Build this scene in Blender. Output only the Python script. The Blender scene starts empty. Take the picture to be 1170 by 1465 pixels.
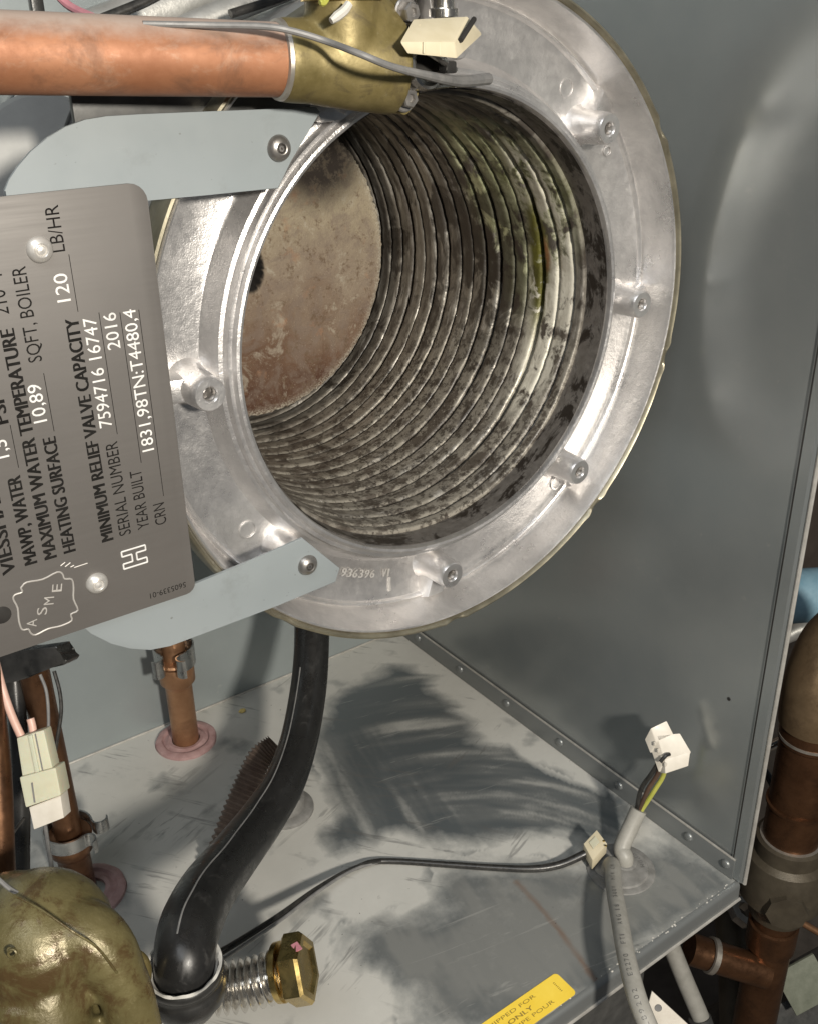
import bpy, bmesh, math, random
from mathutils import Vector, Matrix, noise
random.seed(7)
sc = bpy.context.scene
C = sc.collection
S = 0.001                     # everything below is written in millimetres

# ------------------------------------------------------------------ camera
FPX, RX, RY, RZ = 1447.166, -0.452, 0.017, -0.622
CAM = Vector((-436.141, -628.497, 488.643))
ROT = Matrix.Rotation(RZ, 3, 'Z') @ Matrix.Rotation(RX, 3, 'X') @ Matrix.Rotation(RY, 3, 'Y')
cd = bpy.data.cameras.new('camera'); cam = bpy.data.objects.new('camera', cd); C.objects.link(cam)
cd.sensor_fit = 'VERTICAL'; cd.sensor_height = 24.0; cd.sensor_width = 24.0
cd.lens = 24.0 * FPX / 1465.0; cd.clip_start = 0.02; cd.clip_end = 50
M3 = ROT @ Matrix(((1, 0, 0), (0, 0, -1), (0, 1, 0)))
cam.matrix_world = Matrix.Translation(CAM * S) @ M3.to_4x4()
sc.camera = cam
sc.view_settings.view_transform = 'Standard'; sc.view_settings.look = 'None'
sc.view_settings.exposure = 0.0; sc.view_settings.gamma = 1.0
sc.cycles.use_denoising = True
sc.cycles.max_bounces = 8
sc.cycles.sample_clamp_indirect = 4.0

# ------------------------------------------------------------------ light
w = bpy.data.worlds.new('World'); sc.world = w; w.use_nodes = True
w.node_tree.nodes['Background'].inputs[0].default_value = (0.80, 0.90, 1.0, 1)
w.node_tree.nodes['Background'].inputs[1].default_value = 0.06

def lamp(name, kind, loc, power, size, color, target=None):
    l = bpy.data.lights.new(name, kind); l.energy = power; l.color = color
    if kind == 'AREA':
        l.shape = 'RECTANGLE'; l.size = size[0] * S; l.size_y = size[1] * S
    else:
        l.shadow_soft_size = size * S
    o = bpy.data.objects.new(name, l); C.objects.link(o); o.location = Vector(loc) * S
    if target is not None:
        o.rotation_euler = (Vector(target) - Vector(loc)).to_track_quat('-Z', 'Y').to_euler()
    return o
LIGHT = CAM + ROT @ Vector((330, -420, -30))
lamp('work_light', 'POINT', LIGHT, 50, 38, (1.0, 0.93, 0.82))
lamp('ceiling_light', 'AREA', (-900, -900, 1500), 8, (900, 500), (0.93, 0.97, 1.0), (-250, -250, 350))

# ------------------------------------------------------------------ image pixel to scene point helpers
def ray(px, py):
    return ROT @ Vector(((px - 585.0) / FPX, 1.0, -(py - 732.5) / FPX))
def atY(px, py, y): d = ray(px, py); return CAM + d * ((y - CAM.y) / d.y)
def atZ(px, py, z=0.0): d = ray(px, py); return CAM + d * ((z - CAM.z) / d.z)
def atX(px, py, x): d = ray(px, py); return CAM + d * ((x - CAM.x) / d.x)
def atD(px, py, d): return CAM + ray(px, py) * d
def depth(p): return (p - CAM).dot(ROT @ Vector((0, 1, 0)))

# ------------------------------------------------------------------ materials
class Mat:
    def __init__(s, name):
        s.m = bpy.data.materials.new(name); s.m.use_nodes = True
        s.t = s.m.node_tree; s.n = s.t.nodes; s.b = s.n['Principled BSDF']
        s.P = s.n.new('ShaderNodeNewGeometry').outputs['Position']
    def link(s, v, sock):
        if isinstance(v, bpy.types.NodeSocket): s.t.links.new(v, sock)
        elif isinstance(v, (tuple, list)) and len(v) == 3 and sock.type == 'RGBA': sock.default_value = (*v, 1)
        else: sock.default_value = v
    def vec(s, scale=(1, 1, 1), off=(0, 0, 0), src=None):
        n = s.n.new('ShaderNodeMapping'); s.link(src or s.P, n.inputs['Vector'])
        n.inputs['Scale'].default_value = scale; n.inputs['Location'].default_value = off
        return n.outputs[0]
    def noise(s, scale, detail=4, rough=.55, vec=None, dist=0.0):
        n = s.n.new('ShaderNodeTexNoise'); s.link(vec or s.P, n.inputs['Vector'])
        n.inputs['Scale'].default_value = scale; n.inputs['Detail'].default_value = detail
        n.inputs['Roughness'].default_value = rough; n.inputs['Distortion'].default_value = dist
        return n.outputs['Fac']
    def ramp(s, f, stops):
        n = s.n.new('ShaderNodeValToRGB'); s.link(f, n.inputs[0]); e = n.color_ramp.elements
        while len(e) < len(stops): e.new(0.5)
        for el, (p, c) in zip(e, stops):
            el.position = p; el.color = (*c, 1) if isinstance(c, (tuple, list)) else (c, c, c, 1)
        return n.outputs[0]
    def math(s, op, a, b=0.0, c=0.0):
        n = s.n.new('ShaderNodeMath'); n.operation = op
        for v, k in zip((a, b, c), n.inputs): s.link(v, k)
        return n.outputs[0]
    def mix(s, f, a, b, mode='MIX'):
        n = s.n.new('ShaderNodeMix'); n.data_type = 'RGBA'; n.blend_type = mode
        s.link(f, n.inputs[0]); s.link(a, n.inputs[6]); s.link(b, n.inputs[7]); return n.outputs[2]
    def near(s, p, scale, inner, outer):
        """1 at world point p (mm) falling to 0; scale stretches the axes"""
        n = s.n.new('ShaderNodeVectorMath'); n.operation = 'SUBTRACT'; s.link(s.P, n.inputs[0]); n.inputs[1].default_value = Vector(p) * S
        m = s.n.new('ShaderNodeVectorMath'); m.operation = 'MULTIPLY'; s.link(n.outputs[0], m.inputs[0]); m.inputs[1].default_value = scale
        l = s.n.new('ShaderNodeVectorMath'); l.operation = 'LENGTH'; s.link(m.outputs[0], l.inputs[0])
        r = s.n.new('ShaderNodeMapRange'); s.link(l.outputs['Value'], r.inputs[0])
        r.inputs[1].default_value = inner * S; r.inputs[2].default_value = outer * S
        r.inputs[3].default_value = 1; r.inputs[4].default_value = 0; r.interpolation_type = 'SMOOTHSTEP'
        return r.outputs[0]
    def attr(s, name):
        n = s.n.new('ShaderNodeAttribute'); n.attribute_name = name; return n.outputs['Fac']
    def bump(s, h, strength=.3, dist=.3, normal=None):
        n = s.n.new('ShaderNodeBump'); s.link(h, n.inputs['Height'])
        n.inputs['Strength'].default_value = strength; n.inputs['Distance'].default_value = dist * S
        if normal: s.link(normal, n.inputs['Normal'])
        return n.outputs[0]
    def out(s, color, metal=0.0, rough=.5, normal=None, **k):
        s.link(color, s.b.inputs['Base Color']); s.link(metal, s.b.inputs['Metallic']); s.link(rough, s.b.inputs['Roughness'])
        if normal: s.link(normal, s.b.inputs['Normal'])
        for n, v in k.items(): s.link(v, s.b.inputs[n.replace('_', ' ')])
        return s.m

def simple(name, a, b, metal, r0, r1, scale=120, bump=.15, dist=.3, fine=900, **k):
    m = Mat(name); n = m.noise(scale, 6, .6); f = m.noise(fine, 3)
    return m.out(m.ramp(n, [(.3, a), (.7, b)]), metal, m.ramp(m.noise(scale * 1.7, 5, .6), [(.3, r0), (.7, r1)]),
                 m.bump(m.math('ADD', n, m.math('MULTIPLY', f, .4)), bump, dist), **k)

def make_sheet(name, lo, hi, metal=.55, r0=.30):
    m = Mat(name)
    big = m.noise(7, 3, .5); mid = m.noise(45, 6, .62); sm = m.noise(500, 4, .6)
    spots = m.ramp(m.noise(95, 2, .5, m.vec(off=(3, 1, 2))), [(.74, 0), (.80, 1)])
    scr = m.ramp(m.noise(22, 5, .75, m.vec((9, 1, 1.5))), [(.64, 0), (.72, 1)])
    col = m.mix(m.math('ADD', m.math('MULTIPLY', big, .5), m.math('MULTIPLY', mid, .5)), lo, hi)
    col = m.mix(m.math('MULTIPLY', spots, .25), col, (.5, .5, .47))
    col = m.mix(m.math('MULTIPLY', scr, .12), col, (.5, .5, .48))
    rg = m.math('ADD', m.math('MULTIPLY', mid, .14), r0)
    return m.out(col, metal, rg, m.bump(m.math('ADD', m.math('MULTIPLY', big, 2.5), m.math('MULTIPLY', sm, .012)), .16, 2.0))

MT = {}
MT['side'] = make_sheet('zinc_sheet_grey', (.245, .268, .274), (.345, .36, .355), .60, .16)
MT['back'] = make_sheet('zinc_sheet_blue', (.25, .28, .285), (.33, .365, .37), .3)
MT['flange'] = make_sheet('zinc_flange', (.20, .212, .213), (.235, .245, .245), .5, .3)
MT['edge'] = simple('sheet_cut_edge', (.42, .40, .37), (.6, .58, .54), .5, .3, .5)

m = Mat('dusty_floor_sheet')
d = m.attr('dust'); rst = m.attr('rust'); st = m.attr('streak')
fine = m.noise(260, 6, .7); speck = m.noise(1500, 2, .5); cloud = m.noise(28, 5, .65)
dd = m.math('ADD', d, m.math('MULTIPLY', m.math('SUBTRACT', fine, .5), .35))
dd = m.math('ADD', dd, m.math('MULTIPLY', m.math('SUBTRACT', cloud, .5), .5))
dm = m.ramp(dd, [(.12, 0), (.85, 1)])
clean = m.mix(st, (.112, .130, .140), (.28, .285, .275))
dusty = m.mix(cloud, (.43, .428, .40), (.57, .56, .525))
col = m.mix(dm, clean, dusty)
def smear(rot, off, lo):
    n = m.n.new('ShaderNodeMapping'); m.link(m.P, n.inputs['Vector']); n.inputs['Rotation'].default_value = (0, 0, rot); n.inputs['Location'].default_value = off
    n2 = m.n.new('ShaderNodeMapping'); m.link(n.outputs[0], n2.inputs['Vector']); n2.inputs['Scale'].default_value = (.10, 1, 1)
    bend = m.noise(12, 2, .5)
    return m.ramp(m.noise(150, 4, .7, n2.outputs[0], .5), [(lo, 0), (lo + .06, 1)])
lm = m.ramp(m.noise(17, 4, .6, m.vec(off=(8, 2, 4))), [(.50, 0), (.60, 1)]); lm2 = m.ramp(m.noise(14, 4, .6, m.vec(off=(1, 6, 4))), [(.52, 0), (.62, 1)])
sm1 = m.math('MULTIPLY', smear(.9, (0, 0, 0), .56), lm); sm2 = m.math('MULTIPLY', smear(-.35, (3, 1, 0), .57), lm2)
col = m.mix(m.math('MULTIPLY', m.math('MAXIMUM', sm1, sm2), .6), col, (.16, .16, .155))
col = m.mix(m.math('MULTIPLY', m.math('MULTIPLY', smear(.2, (5, 2, 0), .62), m.math('SUBTRACT', 1.0, dm)), .5), col, (.44, .44, .42))
col = m.mix(m.ramp(m.noise(170, 3, .6, m.vec(off=(5, 5, 5))), [(.72, 0), (.78, .4)]), col, (.10, .10, .095))
sep = m.ramp(m.noise(420, 2, .5, m.vec(off=(2, 9, 5))), [(.76, 0), (.79, .8)])
col = m.mix(sep, col, (.05, .045, .04))
col = m.mix(rst, col, (.22, .105, .05))
rgh = m.mix(dm, (.36,) * 3, (.62,) * 3)
MT['floor'] = m.out(col, m.math('MULTIPLY', m.math('SUBTRACT', 1.0, dm), .35), rgh, m.bump(m.math('ADD', m.math('MULTIPLY', dm, .6), m.math('MULTIPLY', speck, .4)), .3, .25))

m = Mat('cast_aluminium')
a = m.noise(38, 6, .62); b = m.noise(330, 5, .65); g = m.noise(1700, 2)
stain = m.ramp(m.noise(60, 7, .72, m.vec(off=(.3, .7, .1)), .6), [(.42, 0), (.66, 1)])
col = m.mix(a, (.60, .585, .585), (.90, .88, .86))
col = m.mix(m.math('MULTIPLY', stain, .38), col, (.40, .395, .395))
col = m.mix(m.ramp(b, [(.62, 0), (.72, .35)]), col, (.92, .91, .88))
MT['alu'] = m.out(col, .85, m.ramp(m.math('ADD', m.math('MULTIPLY', a, .6), m.math('MULTIPLY', b, .4)), [(.3, .22), (.7, .46)]),
                  m.bump(m.math('ADD', m.math('ADD', m.math('MULTIPLY', a, 2.2), b), m.math('MULTIPLY', g, .5)), .34, .55))
MT['band'] = simple('yellowed_zinc_band', (.22, .20, .145), (.42, .385, .29), .8, .34, .52, 60, .2, .5)
MT['shell'] = simple('stainless_shell', (.55, .54, .52), (.7, .69, .67), .9, .3, .5)
MT['screw'] = simple('steel_screw', (.27, .255, .24), (.46, .44, .42), .85, .3, .45, 200)
MT['rivet'] = simple('alu_rivet', (.55, .53, .50), (.72, .70, .67), .55, .3, .48, 300)

RC = Vector((-170.678, 0, 364.99))            # bore axis runs along y through here
def bore(deg, y, r=97):
    t = math.radians(deg); return Vector((RC.x + r * math.cos(t), y, RC.z + r * math.sin(t)))
m = Mat('sooty_coil_steel')
n1 = m.noise(34, 6, .62); n2 = m.noise(95, 7, .64, None, .5); n3 = m.noise(600, 4, .65); n4 = m.noise(46, 6, .64, m.vec(off=(2, 0, 1)), .8)
# streaks that run round the bore: long in the turn, short across it
sp0 = m.n.new('ShaderNodeVectorMath'); sp0.operation = 'SUBTRACT'; m.link(m.P, sp0.inputs[0]); sp0.inputs[1].default_value = RC * S
s0_ = m.n.new('ShaderNodeSeparateXYZ'); m.link(sp0.outputs[0], s0_.inputs[0])
ang = m.math('ARCTAN2', s0_.outputs[2], s0_.outputs[0])
cv = m.n.new('ShaderNodeCombineXYZ'); m.link(m.math('MULTIPLY', m.math('ABSOLUTE', ang), .017), cv.inputs[0]); m.link(s0_.outputs[1], cv.inputs[1]); m.link(m.math('MULTIPLY', m.math('COSINE', ang), .006), cv.inputs[2])
swirl = m.noise(95, 5, .6, cv.outputs[0], .3); swirl2 = m.noise(300, 5, .62, cv.outputs[0])
av = lambda a, b, k: m.math('ADD', m.math('MULTIPLY', a, k), m.math('MULTIPLY', b, 1 - k))
wear = m.ramp(av(swirl, n2, .68), [(.42, 0), (.58, 1)])
col = m.mix(wear, (.082, .070, .058), (.29, .27, .235))
glint = m.ramp(av(swirl2, swirl, .5), [(.53, 0), (.60, 1)])
col = m.mix(m.math('MULTIPLY', glint, .8), col, (.50, .48, .44))
soot = m.ramp(av(n4, swirl, .55), [(.515, 0), (.56, 1)])
col = m.mix(m.math('MULTIPLY', soot, .9), col, m.mix(n3, (.014, .011, .009), (.055, .044, .035)))
low = m.math('MULTIPLY', m.near(bore(-62, -222), (.45, .5, .7), 32, 74), m.ramp(av(n2, n3, .65), [(.47, 0), (.53, 1)]))
col = m.mix(m.math('MULTIPLY', low, .6), col, (.34, .315, .265))
low2 = m.math('MULTIPLY', m.near(bore(-62, -222), (.45, .5, .7), 32, 74), m.ramp(m.noise(210, 6, .75, m.vec(off=(7, 1, 3))), [(.52, 0), (.57, 1)]))
col = m.mix(m.math('MULTIPLY', low2, .75), col, (.035, .028, .022))
gr = m.math('MULTIPLY', m.near(bore(32, -232), (1, 1.0, .60), 27, 50), m.ramp(av(n1, n2, .55), [(.43, 0), (.49, 1)]))
col = m.mix(m.math('MULTIPLY', gr, .92), col, m.mix(m.ramp(n2, [(.35, 0), (.6, 1)]), (.19, .215, .075), (.68, .70, .45)))
pale = m.math('MULTIPLY', m.near(bore(12, -251), (1, 2.1, .36), 25, 46), m.ramp(av(n1, n2, .5), [(.46, 0), (.51, 1)]))
col = m.mix(m.math('MULTIPLY', pale, .92), col, m.mix(n3, (.58, .55, .45), (.80, .77, .68)))
gr2 = m.math('MULTIPLY', m.near(bore(8, -243), (1, 2.4, .46), 10, 24), m.ramp(n2, [(.42, 0), (.47, 1)]))
col = m.mix(gr2, col, (.12, .115, .022))
rust_ = m.math('MULTIPLY', m.near(bore(9, -248), (1, 2.5, .9), 2, 12), m.ramp(n2, [(.48, 0), (.54, 1)]))
col = m.mix(rust_, col, (.28, .13, .05))
dk = m.math('MULTIPLY', m.near(bore(8, -208), (1, .9, .5), 10, 44), m.ramp(n4, [(.44, 0), (.50, 1)]))
col = m.mix(m.math('MULTIPLY', dk, .88), col, (.032, .026, .02))
metal_ = m.math('MULTIPLY', m.math('MULTIPLY', wear, .55), m.math('SUBTRACT', 1.0, soot))
MT['coil'] = m.out(col, metal_, m.ramp(n2, [(.3, .26), (.7, .60)]), m.bump(m.math('ADD', n2, m.math('MULTIPLY', n3, .6)), .45, .7))
m = Mat('stained_bore_sleeve')
a = m.noise(50, 7, .7, m.vec((1, 1.8, 1)), .5); b = m.noise(240, 6, .7)
c = m.mix(m.ramp(a, [(.44, 0), (.52, 1)]), (.022, .018, .015), m.mix(b, (.10, .09, .08), (.34, .32, .30)))
MT['sleeve'] = m.out(c, m.ramp(a, [(.44, .1), (.52, .6)]), m.ramp(b, [(.3, .28), (.7, .55)]), m.bump(b, .3, .5))

m = Mat('refractory_disc')
n1 = m.noise(24, 6, .65); n2 = m.noise(190, 8, .75); n3 = m.noise(900, 3, .7)
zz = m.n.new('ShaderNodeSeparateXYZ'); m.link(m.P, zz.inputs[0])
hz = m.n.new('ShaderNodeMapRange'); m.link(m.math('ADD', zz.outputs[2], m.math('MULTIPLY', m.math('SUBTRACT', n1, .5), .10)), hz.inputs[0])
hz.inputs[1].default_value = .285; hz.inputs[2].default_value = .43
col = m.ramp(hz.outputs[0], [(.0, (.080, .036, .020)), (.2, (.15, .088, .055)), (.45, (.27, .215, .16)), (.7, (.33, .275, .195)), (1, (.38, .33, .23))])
mo = m.noise(60, 7, .7, m.vec(off=(6, 2, 1)), .5)
col = m.mix(m.ramp(mo, [(.48, 0), (.60, .6)]), col, (.20, .155, .125))
col = m.mix(m.ramp(mo, [(.36, .5), (.44, 0)]), col, (.46, .42, .34))
col = m.mix(m.ramp(n2, [(.36, .8), (.46, 0)]), col, (.13, .085, .05))
col = m.mix(m.ramp(n3, [(.60, 0), (.76, .45)]), col, (.56, .49, .39))
col = m.mix(m.ramp(m.noise(75, 5, .6, m.vec(off=(1, 4, 2))), [(.62, 0), (.76, .5)]), col, (.40, .20, .10))
col = m.mix(m.math('MULTIPLY', m.attr('rim'), m.ramp(n3, [(.42, .1), (.6, .9)])), col, (.60, .56, .46))
soot_shade = m.math('MULTIPLY', m.near(atY(455, 215, -112), (.9, 1, 1.0), 16, 40), m.ramp(n2, [(.30, .6), (.5, 1)]))  # soot at the disc top, with the brass valve's shadow painted in
col = m.mix(soot_shade, col, (.022, .016, .012))
pit = m.near(atY(358, 384, -113), (1.0, .4, .62), 7.6, 9.5)
col = m.mix(pit, col, (.008, .006, .005))
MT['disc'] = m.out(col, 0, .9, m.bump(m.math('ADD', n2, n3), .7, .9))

m = Mat('grey_painted_bracket')
n = m.noise(15, 4); f = m.noise(1400, 2)
c = m.mix(n, (.22, .25, .263), (.272, .298, .307))
sc1 = m.ramp(m.noise(60, 5, .8, m.vec((1, 1, 9))), [(.66, 0), (.72, .35)]); sm_ = m.ramp(m.noise(55, 6, .7, m.vec(off=(2, 2, 2))), [(.56, 0), (.72, .5)])
c = m.mix(sm_, c, (.19, .205, .205)); c = m.mix(sc1, c, (.36, .385, .39))
c = m.mix(m.ramp(m.noise(420, 2, .5), [(.74, 0), (.78, .6)]), c, (.12, .12, .11))
MT['arm'] = m.out(c, 0, m.ramp(m.noise(40, 6, .7), [(.3, .30), (.7, .55)]), m.bump(f, .1, .1), Specular_IOR_Level=.5)
m = Mat('brushed_rating_plate')
br = m.noise(900, 4, .6, m.vec((.03, 1, 1))); n = m.noise(22, 5, .6)
MT['plate'] = m.out(m.mix(n, (.105, .098, .092), (.145, .135, .127)), .25, m.math('ADD', .42, m.math('MULTIPLY', br, .2)), m.bump(br, .06, .08))
MT['ink'] = simple('black_print', (.006, .0055, .005), (.014, .013, .012), 0, .75, .9, Specular_IOR_Level=.15)
MT['engrave'] = simple('white_engraving', (.58, .57, .55), (.76, .75, .73), 0, .5, .65)
MT['emboss'] = simple('bright_embossing', (.36, .34, .32), (.50, .48, .45), .3, .45, .6)

def copper(name, lo, hi, tarn, r0=.28, r1=.48, metal=.9):
    m = Mat(name); a = m.noise(40, 6, .65); b = m.noise(170, 6, .7); st = m.noise(60, 5, .7, m.vec((.25, 1, 1)))
    c = m.mix(m.ramp(a, [(.3, 0), (.7, 1)]), lo, hi)
    c = m.mix(m.ramp(st, [(.5, 0), (.75, .75)]), c, tarn)
    return m.out(c, metal, m.ramp(b, [(.3, r0), (.7, r1)]), m.bump(b, .12, .3))
def dusty(name):
    m = Mat(name); a = m.noise(40, 6, .65); b = m.noise(170, 7, .72); st = m.noise(70, 5, .7, m.vec((.3, 1, 1)))
    c = m.mix(m.ramp(a, [(.35, 0), (.65, 1)]), (.28, .115, .055), (.38, .175, .092))
    c = m.mix(m.ramp(st, [(.5, 0), (.68, .8)]), c, (.18, .085, .05))
    g = m.n.new('ShaderNodeNewGeometry'); z = m.n.new('ShaderNodeSeparateXYZ'); m.link(g.outputs['Normal'], z.inputs[0])
    c = m.mix(m.ramp(m.noise(110, 7, .72, m.vec((.6, 1, 1), (3, 5, 1)), .7), [(.54, 0), (.68, .4)]), c, (.42, .30, .22))
    c = m.mix(m.ramp(m.noise(34, 6, .7, m.vec(off=(9, 5, 1)), .7), [(.54, 0), (.66, .6)]), c, (.15, .075, .045))
    up = m.ramp(m.math('ADD', z.outputs[2], m.math('MULTIPLY', m.math('SUBTRACT', b, .5), .5)), [(.35, 0), (.85, .85)])   # dust settles on the upper side
    c = m.mix(up, c, (.40, .33, .285))
    return m.out(c, m.math('MULTIPLY', m.math('SUBTRACT', 1.0, up), .3), m.ramp(b, [(.3, .46), (.7, .68)]), m.bump(b, .15, .3))
MT['cu'] = dusty('dusty_copper')
MT['cu2'] = copper('dark_copper', (.30, .155, .08), (.46, .26, .145), (.16, .085, .05), .3, .5, .7)
MT['cu3'] = copper('old_copper', (.095, .045, .023), (.18, .09, .046), (.05, .027, .017), .22, .45, .75)
MT['solder'] = simple('solder_ring', (.36, .33, .29), (.52, .49, .44), .7, .3, .5)
m = Mat('brass_casting')
a = m.noise(40, 7, .7); b = m.noise(210, 6, .7); d_ = m.noise(75, 7, .72, m.vec(off=(4, 8, 2)), .6)
c = m.mix(m.ramp(a, [(.35, 0), (.65, 1)]), (.125, .098, .032), (.25, .20, .085))
c = m.mix(m.ramp(d_, [(.54, 0), (.66, .7)]), c, (.085, .066, .035)); c = m.mix(m.ramp(b, [(.62, 0), (.74, .4)]), c, (.34, .30, .19))
MT['brass'] = m.out(c, .4, m.ramp(d_, [(.3, .36), (.7, .6)]), m.bump(m.math('ADD', a, b), .25, .5))
m = Mat('olive_brass_casting')
n = m.noise(22, 6, .65); f = m.noise(300, 5, .65); g = m.noise(55, 6, .7, m.vec(off=(3, 2, 5)), .6)
c = m.mix(m.ramp(n, [(.35, 0), (.65, 1)]), (.085, .068, .026), (.165, .14, .062))
c = m.mix(m.ramp(g, [(.5, 0), (.62, .8)]), c, (.075, .042, .018))
c = m.mix(m.ramp(f, [(.6, 0), (.75, .35)]), c, (.28, .24, .13))
MT['brass2'] = m.out(c, .25, m.ramp(g, [(.35, .5), (.6, .24)]), m.bump(m.math('ADD', m.math('MULTIPLY', n, 2.0), f), .35, .9))
MT['brassnut'] = simple('polished_brass_nut', (.52, .37, .13), (.68, .52, .22), 1.0, .2, .36, 90)
m = Mat('black_rubber')
a = m.noise(45, 6, .65); b = m.noise(500, 5, .7); st = m.noise(90, 6, .7, m.vec(off=(4, 1, 7)), .6)
c = m.mix(a, (.009, .009, .009), (.020, .0195, .019))
c = m.mix(m.ramp(st, [(.58, 0), (.70, .5)]), c, (.075, .072, .068))
c = m.mix(m.ramp(b, [(.66, 0), (.74, .5)]), c, (.14, .135, .125))
MT['rubber'] = m.out(c, 0, m.ramp(st, [(.4, .24), (.7, .5)]), m.bump(m.math('ADD', m.math('MULTIPLY', a, 2.0), b), .12, .3))
MT['blackplastic'] = simple('black_plastic', (.012, .012, .012), (.04, .039, .037), 0, .2, .4, 60, .2, .5)
MT['brownhose'] = simple('brown_corrugated_plastic', (.11, .075, .058), (.19, .14, .11), 0, .3, .45)
MT['steel'] = simple('bright_stainless', (.55, .53, .50), (.72, .70, .66), .95, .13, .26, 150, .06)
MT['clip'] = simple('spring_steel_clip', (.42, .42, .42), (.62, .62, .60), 1.0, .22, .4)
MT['pink'] = simple('pink_rubber_grommet', (.28, .16, .155), (.42, .28, .27), 0, .5, .75, 130, .25)
MT['greyrub'] = simple('grey_rubber_grommet', (.14, .138, .13), (.25, .245, .235), 0, .5, .7, 130, .2)
MT['nylon'] = simple('natural_nylon', (.52, .49, .36), (.60, .57, .43), 0, .35, .5, 90, .05, Subsurface_Weight=.15)
MT['white'] = simple('white_plastic', (.56, .52, .45), (.66, .62, .55), 0, .38, .55, 120, .08)
MT['cream'] = simple('cream_plastic', (.52, .46, .32), (.60, .54, .40), 0, .4, .55, 100, .06)
MT['greycable'] = simple('grey_cable_sheath', (.27, .262, .235), (.35, .34, .31), 0, .4, .55, 150, .1)
MT['dkcable'] = simple('slate_wire', (.13, .13, .13), (.22, .215, .21), 0, .4, .55, 150, .1)
MT['blackwire'] = simple('black_wire', (.012, .012, .012), (.04, .038, .035), 0, .25, .45, 300, .1)
MT['pinkwire'] = simple('pink_wire', (.58, .36, .29), (.68, .46, .38), 0, .4, .55)
MT['redwire'] = simple('dusty_red_wire', (.42, .16, .20), (.55, .28, .30), 0, .4, .55)
MT['yg'] = simple('yellow_green_wire', (.34, .36, .06), (.46, .45, .10), 0, .35, .5)
MT['brownwire'] = simple('brown_wire', (.06, .035, .025), (.10, .06, .04), 0, .35, .5)
MT['yellow'] = simple('yellow_sticker', (.86, .60, .055), (.92, .68, .09), 0, .4, .55, 60, .05)
MT['dim'] = simple('faded_print', (.24, .17, .03), (.34, .24, .05), 0, .5, .6)
MT['cableprint'] = simple('cable_print', (.10, .10, .095), (.16, .155, .15), 0, .5, .6)
MT['darkmetal'] = simple('dark_painted_metal', (.055, .056, .055), (.10, .10, .096), .2, .35, .55)
MT['greyplastic'] = simple('grey_moulded_plastic', (.26, .26, .25), (.36, .36, .345), 0, .4, .6, 40, .2)
MT['room'] = simple('brown_plaster', (.15, .115, .09), (.23, .18, .145), 0, .7, .9, 15, .2)
MT['concrete'] = simple('dark_concrete', (.07, .06, .05), (.13, .11, .095), 0, .7, .9, 20, .3)
MT['blue'] = simple('blue_plastic', (.20, .36, .46), (.27, .44, .54), 0, .4, .6)
MT['bronze'] = simple('bronze_valve_casting', (.07, .058, .042), (.125, .105, .075), .4, .35, .55, 50, .3, .8)
MT['elbow'] = copper('bronze_elbow', (.17, .115, .065), (.27, .19, .11), (.10, .065, .04), .34, .55, .6)
MT['tag'] = simple('faded_green_tag', (.17, .185, .14), (.24, .255, .20), 0, .5, .7)
MT['hole'] = simple('dark_recess', (.01, .009, .008), (.02, .018, .016), 0, .7, .9)
MT['silverhose'] = simple('silver_foil_hose', (.42, .42, .40), (.62, .61, .58), .6, .3, .5, 60, .3, .8)
MT['crumb'] = simple('yellow_crumb', (.6, .45, .12), (.75, .6, .25), 0, .7, .9)
MT['seal'] = simple('white_sealant', (.42, .41, .375), (.60, .58, .54), 0, .5, .7, 200, .4)

# ------------------------------------------------------------------ objects
ORG = {}
# The cabinet and what stands in it: image pixel positions, scaled about the camera;
# the heat exchanger and what is bolted to it: image pixel positions, unscaled.
CAB_CAM_SCALE, CAB_CAM_SHIFT = 0.95694, Vector((-18.78, -27.06, 21.04))
SCALED = {'cabinet': False}
def W(p): return CAB_CAM_SHIFT + Vector(p) * CAB_CAM_SCALE if SCALED['cabinet'] else Vector(p)
def thing(name, label, cat, loc, group=None):
    o = bpy.data.objects.new(name, None); C.objects.link(o); o.empty_display_size = .01
    o.location = W(loc) * S; o['label'] = label; o['category'] = cat
    if group: o['group'] = group
    ORG[o.name] = W(loc); return o
def finish(me, mat, angle):
    me.materials.append(MT[mat])
    if angle:
        me.shade_smooth(); me.set_sharp_from_angle(angle=math.radians(angle))
def part(name, bm, mat, parent, angle=35, label=None, attrs=None):
    org = ORG[parent.name]
    me = bpy.data.meshes.new(name)
    for v in bm.verts: v.co = (W(v.co) - org) * S
    bmesh.ops.recalc_face_normals(bm, faces=bm.faces[:]) if not attrs else None
    bm.to_mesh(me); bm.free(); finish(me, mat, angle)
    o = bpy.data.objects.new(name, me); C.objects.link(o); o.parent = parent
    ORG[o.name] = org
    if label: o['label'] = label
    return o
def solo(name, bm, mat, label=None, cat=None, group=None, kind=None, angle=35):
    for v in bm.verts: v.co = W(v.co)
    n = len(bm.verts); c = sum((v.co for v in bm.verts), Vector()) / n
    org = Vector((c.x, c.y, min(v.co.z for v in bm.verts)))
    me = bpy.data.meshes.new(name)
    for v in bm.verts: v.co = (v.co - org) * S
    bmesh.ops.recalc_face_normals(bm, faces=bm.faces[:])
    bm.to_mesh(me); bm.free(); finish(me, mat, angle)
    o = bpy.data.objects.new(name, me); C.objects.link(o); o.location = org * S; ORG[o.name] = org
    if label: o['label'] = label
    if cat: o['category'] = cat
    if group: o['group'] = group
    if kind: o['kind'] = kind
    return o
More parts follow.
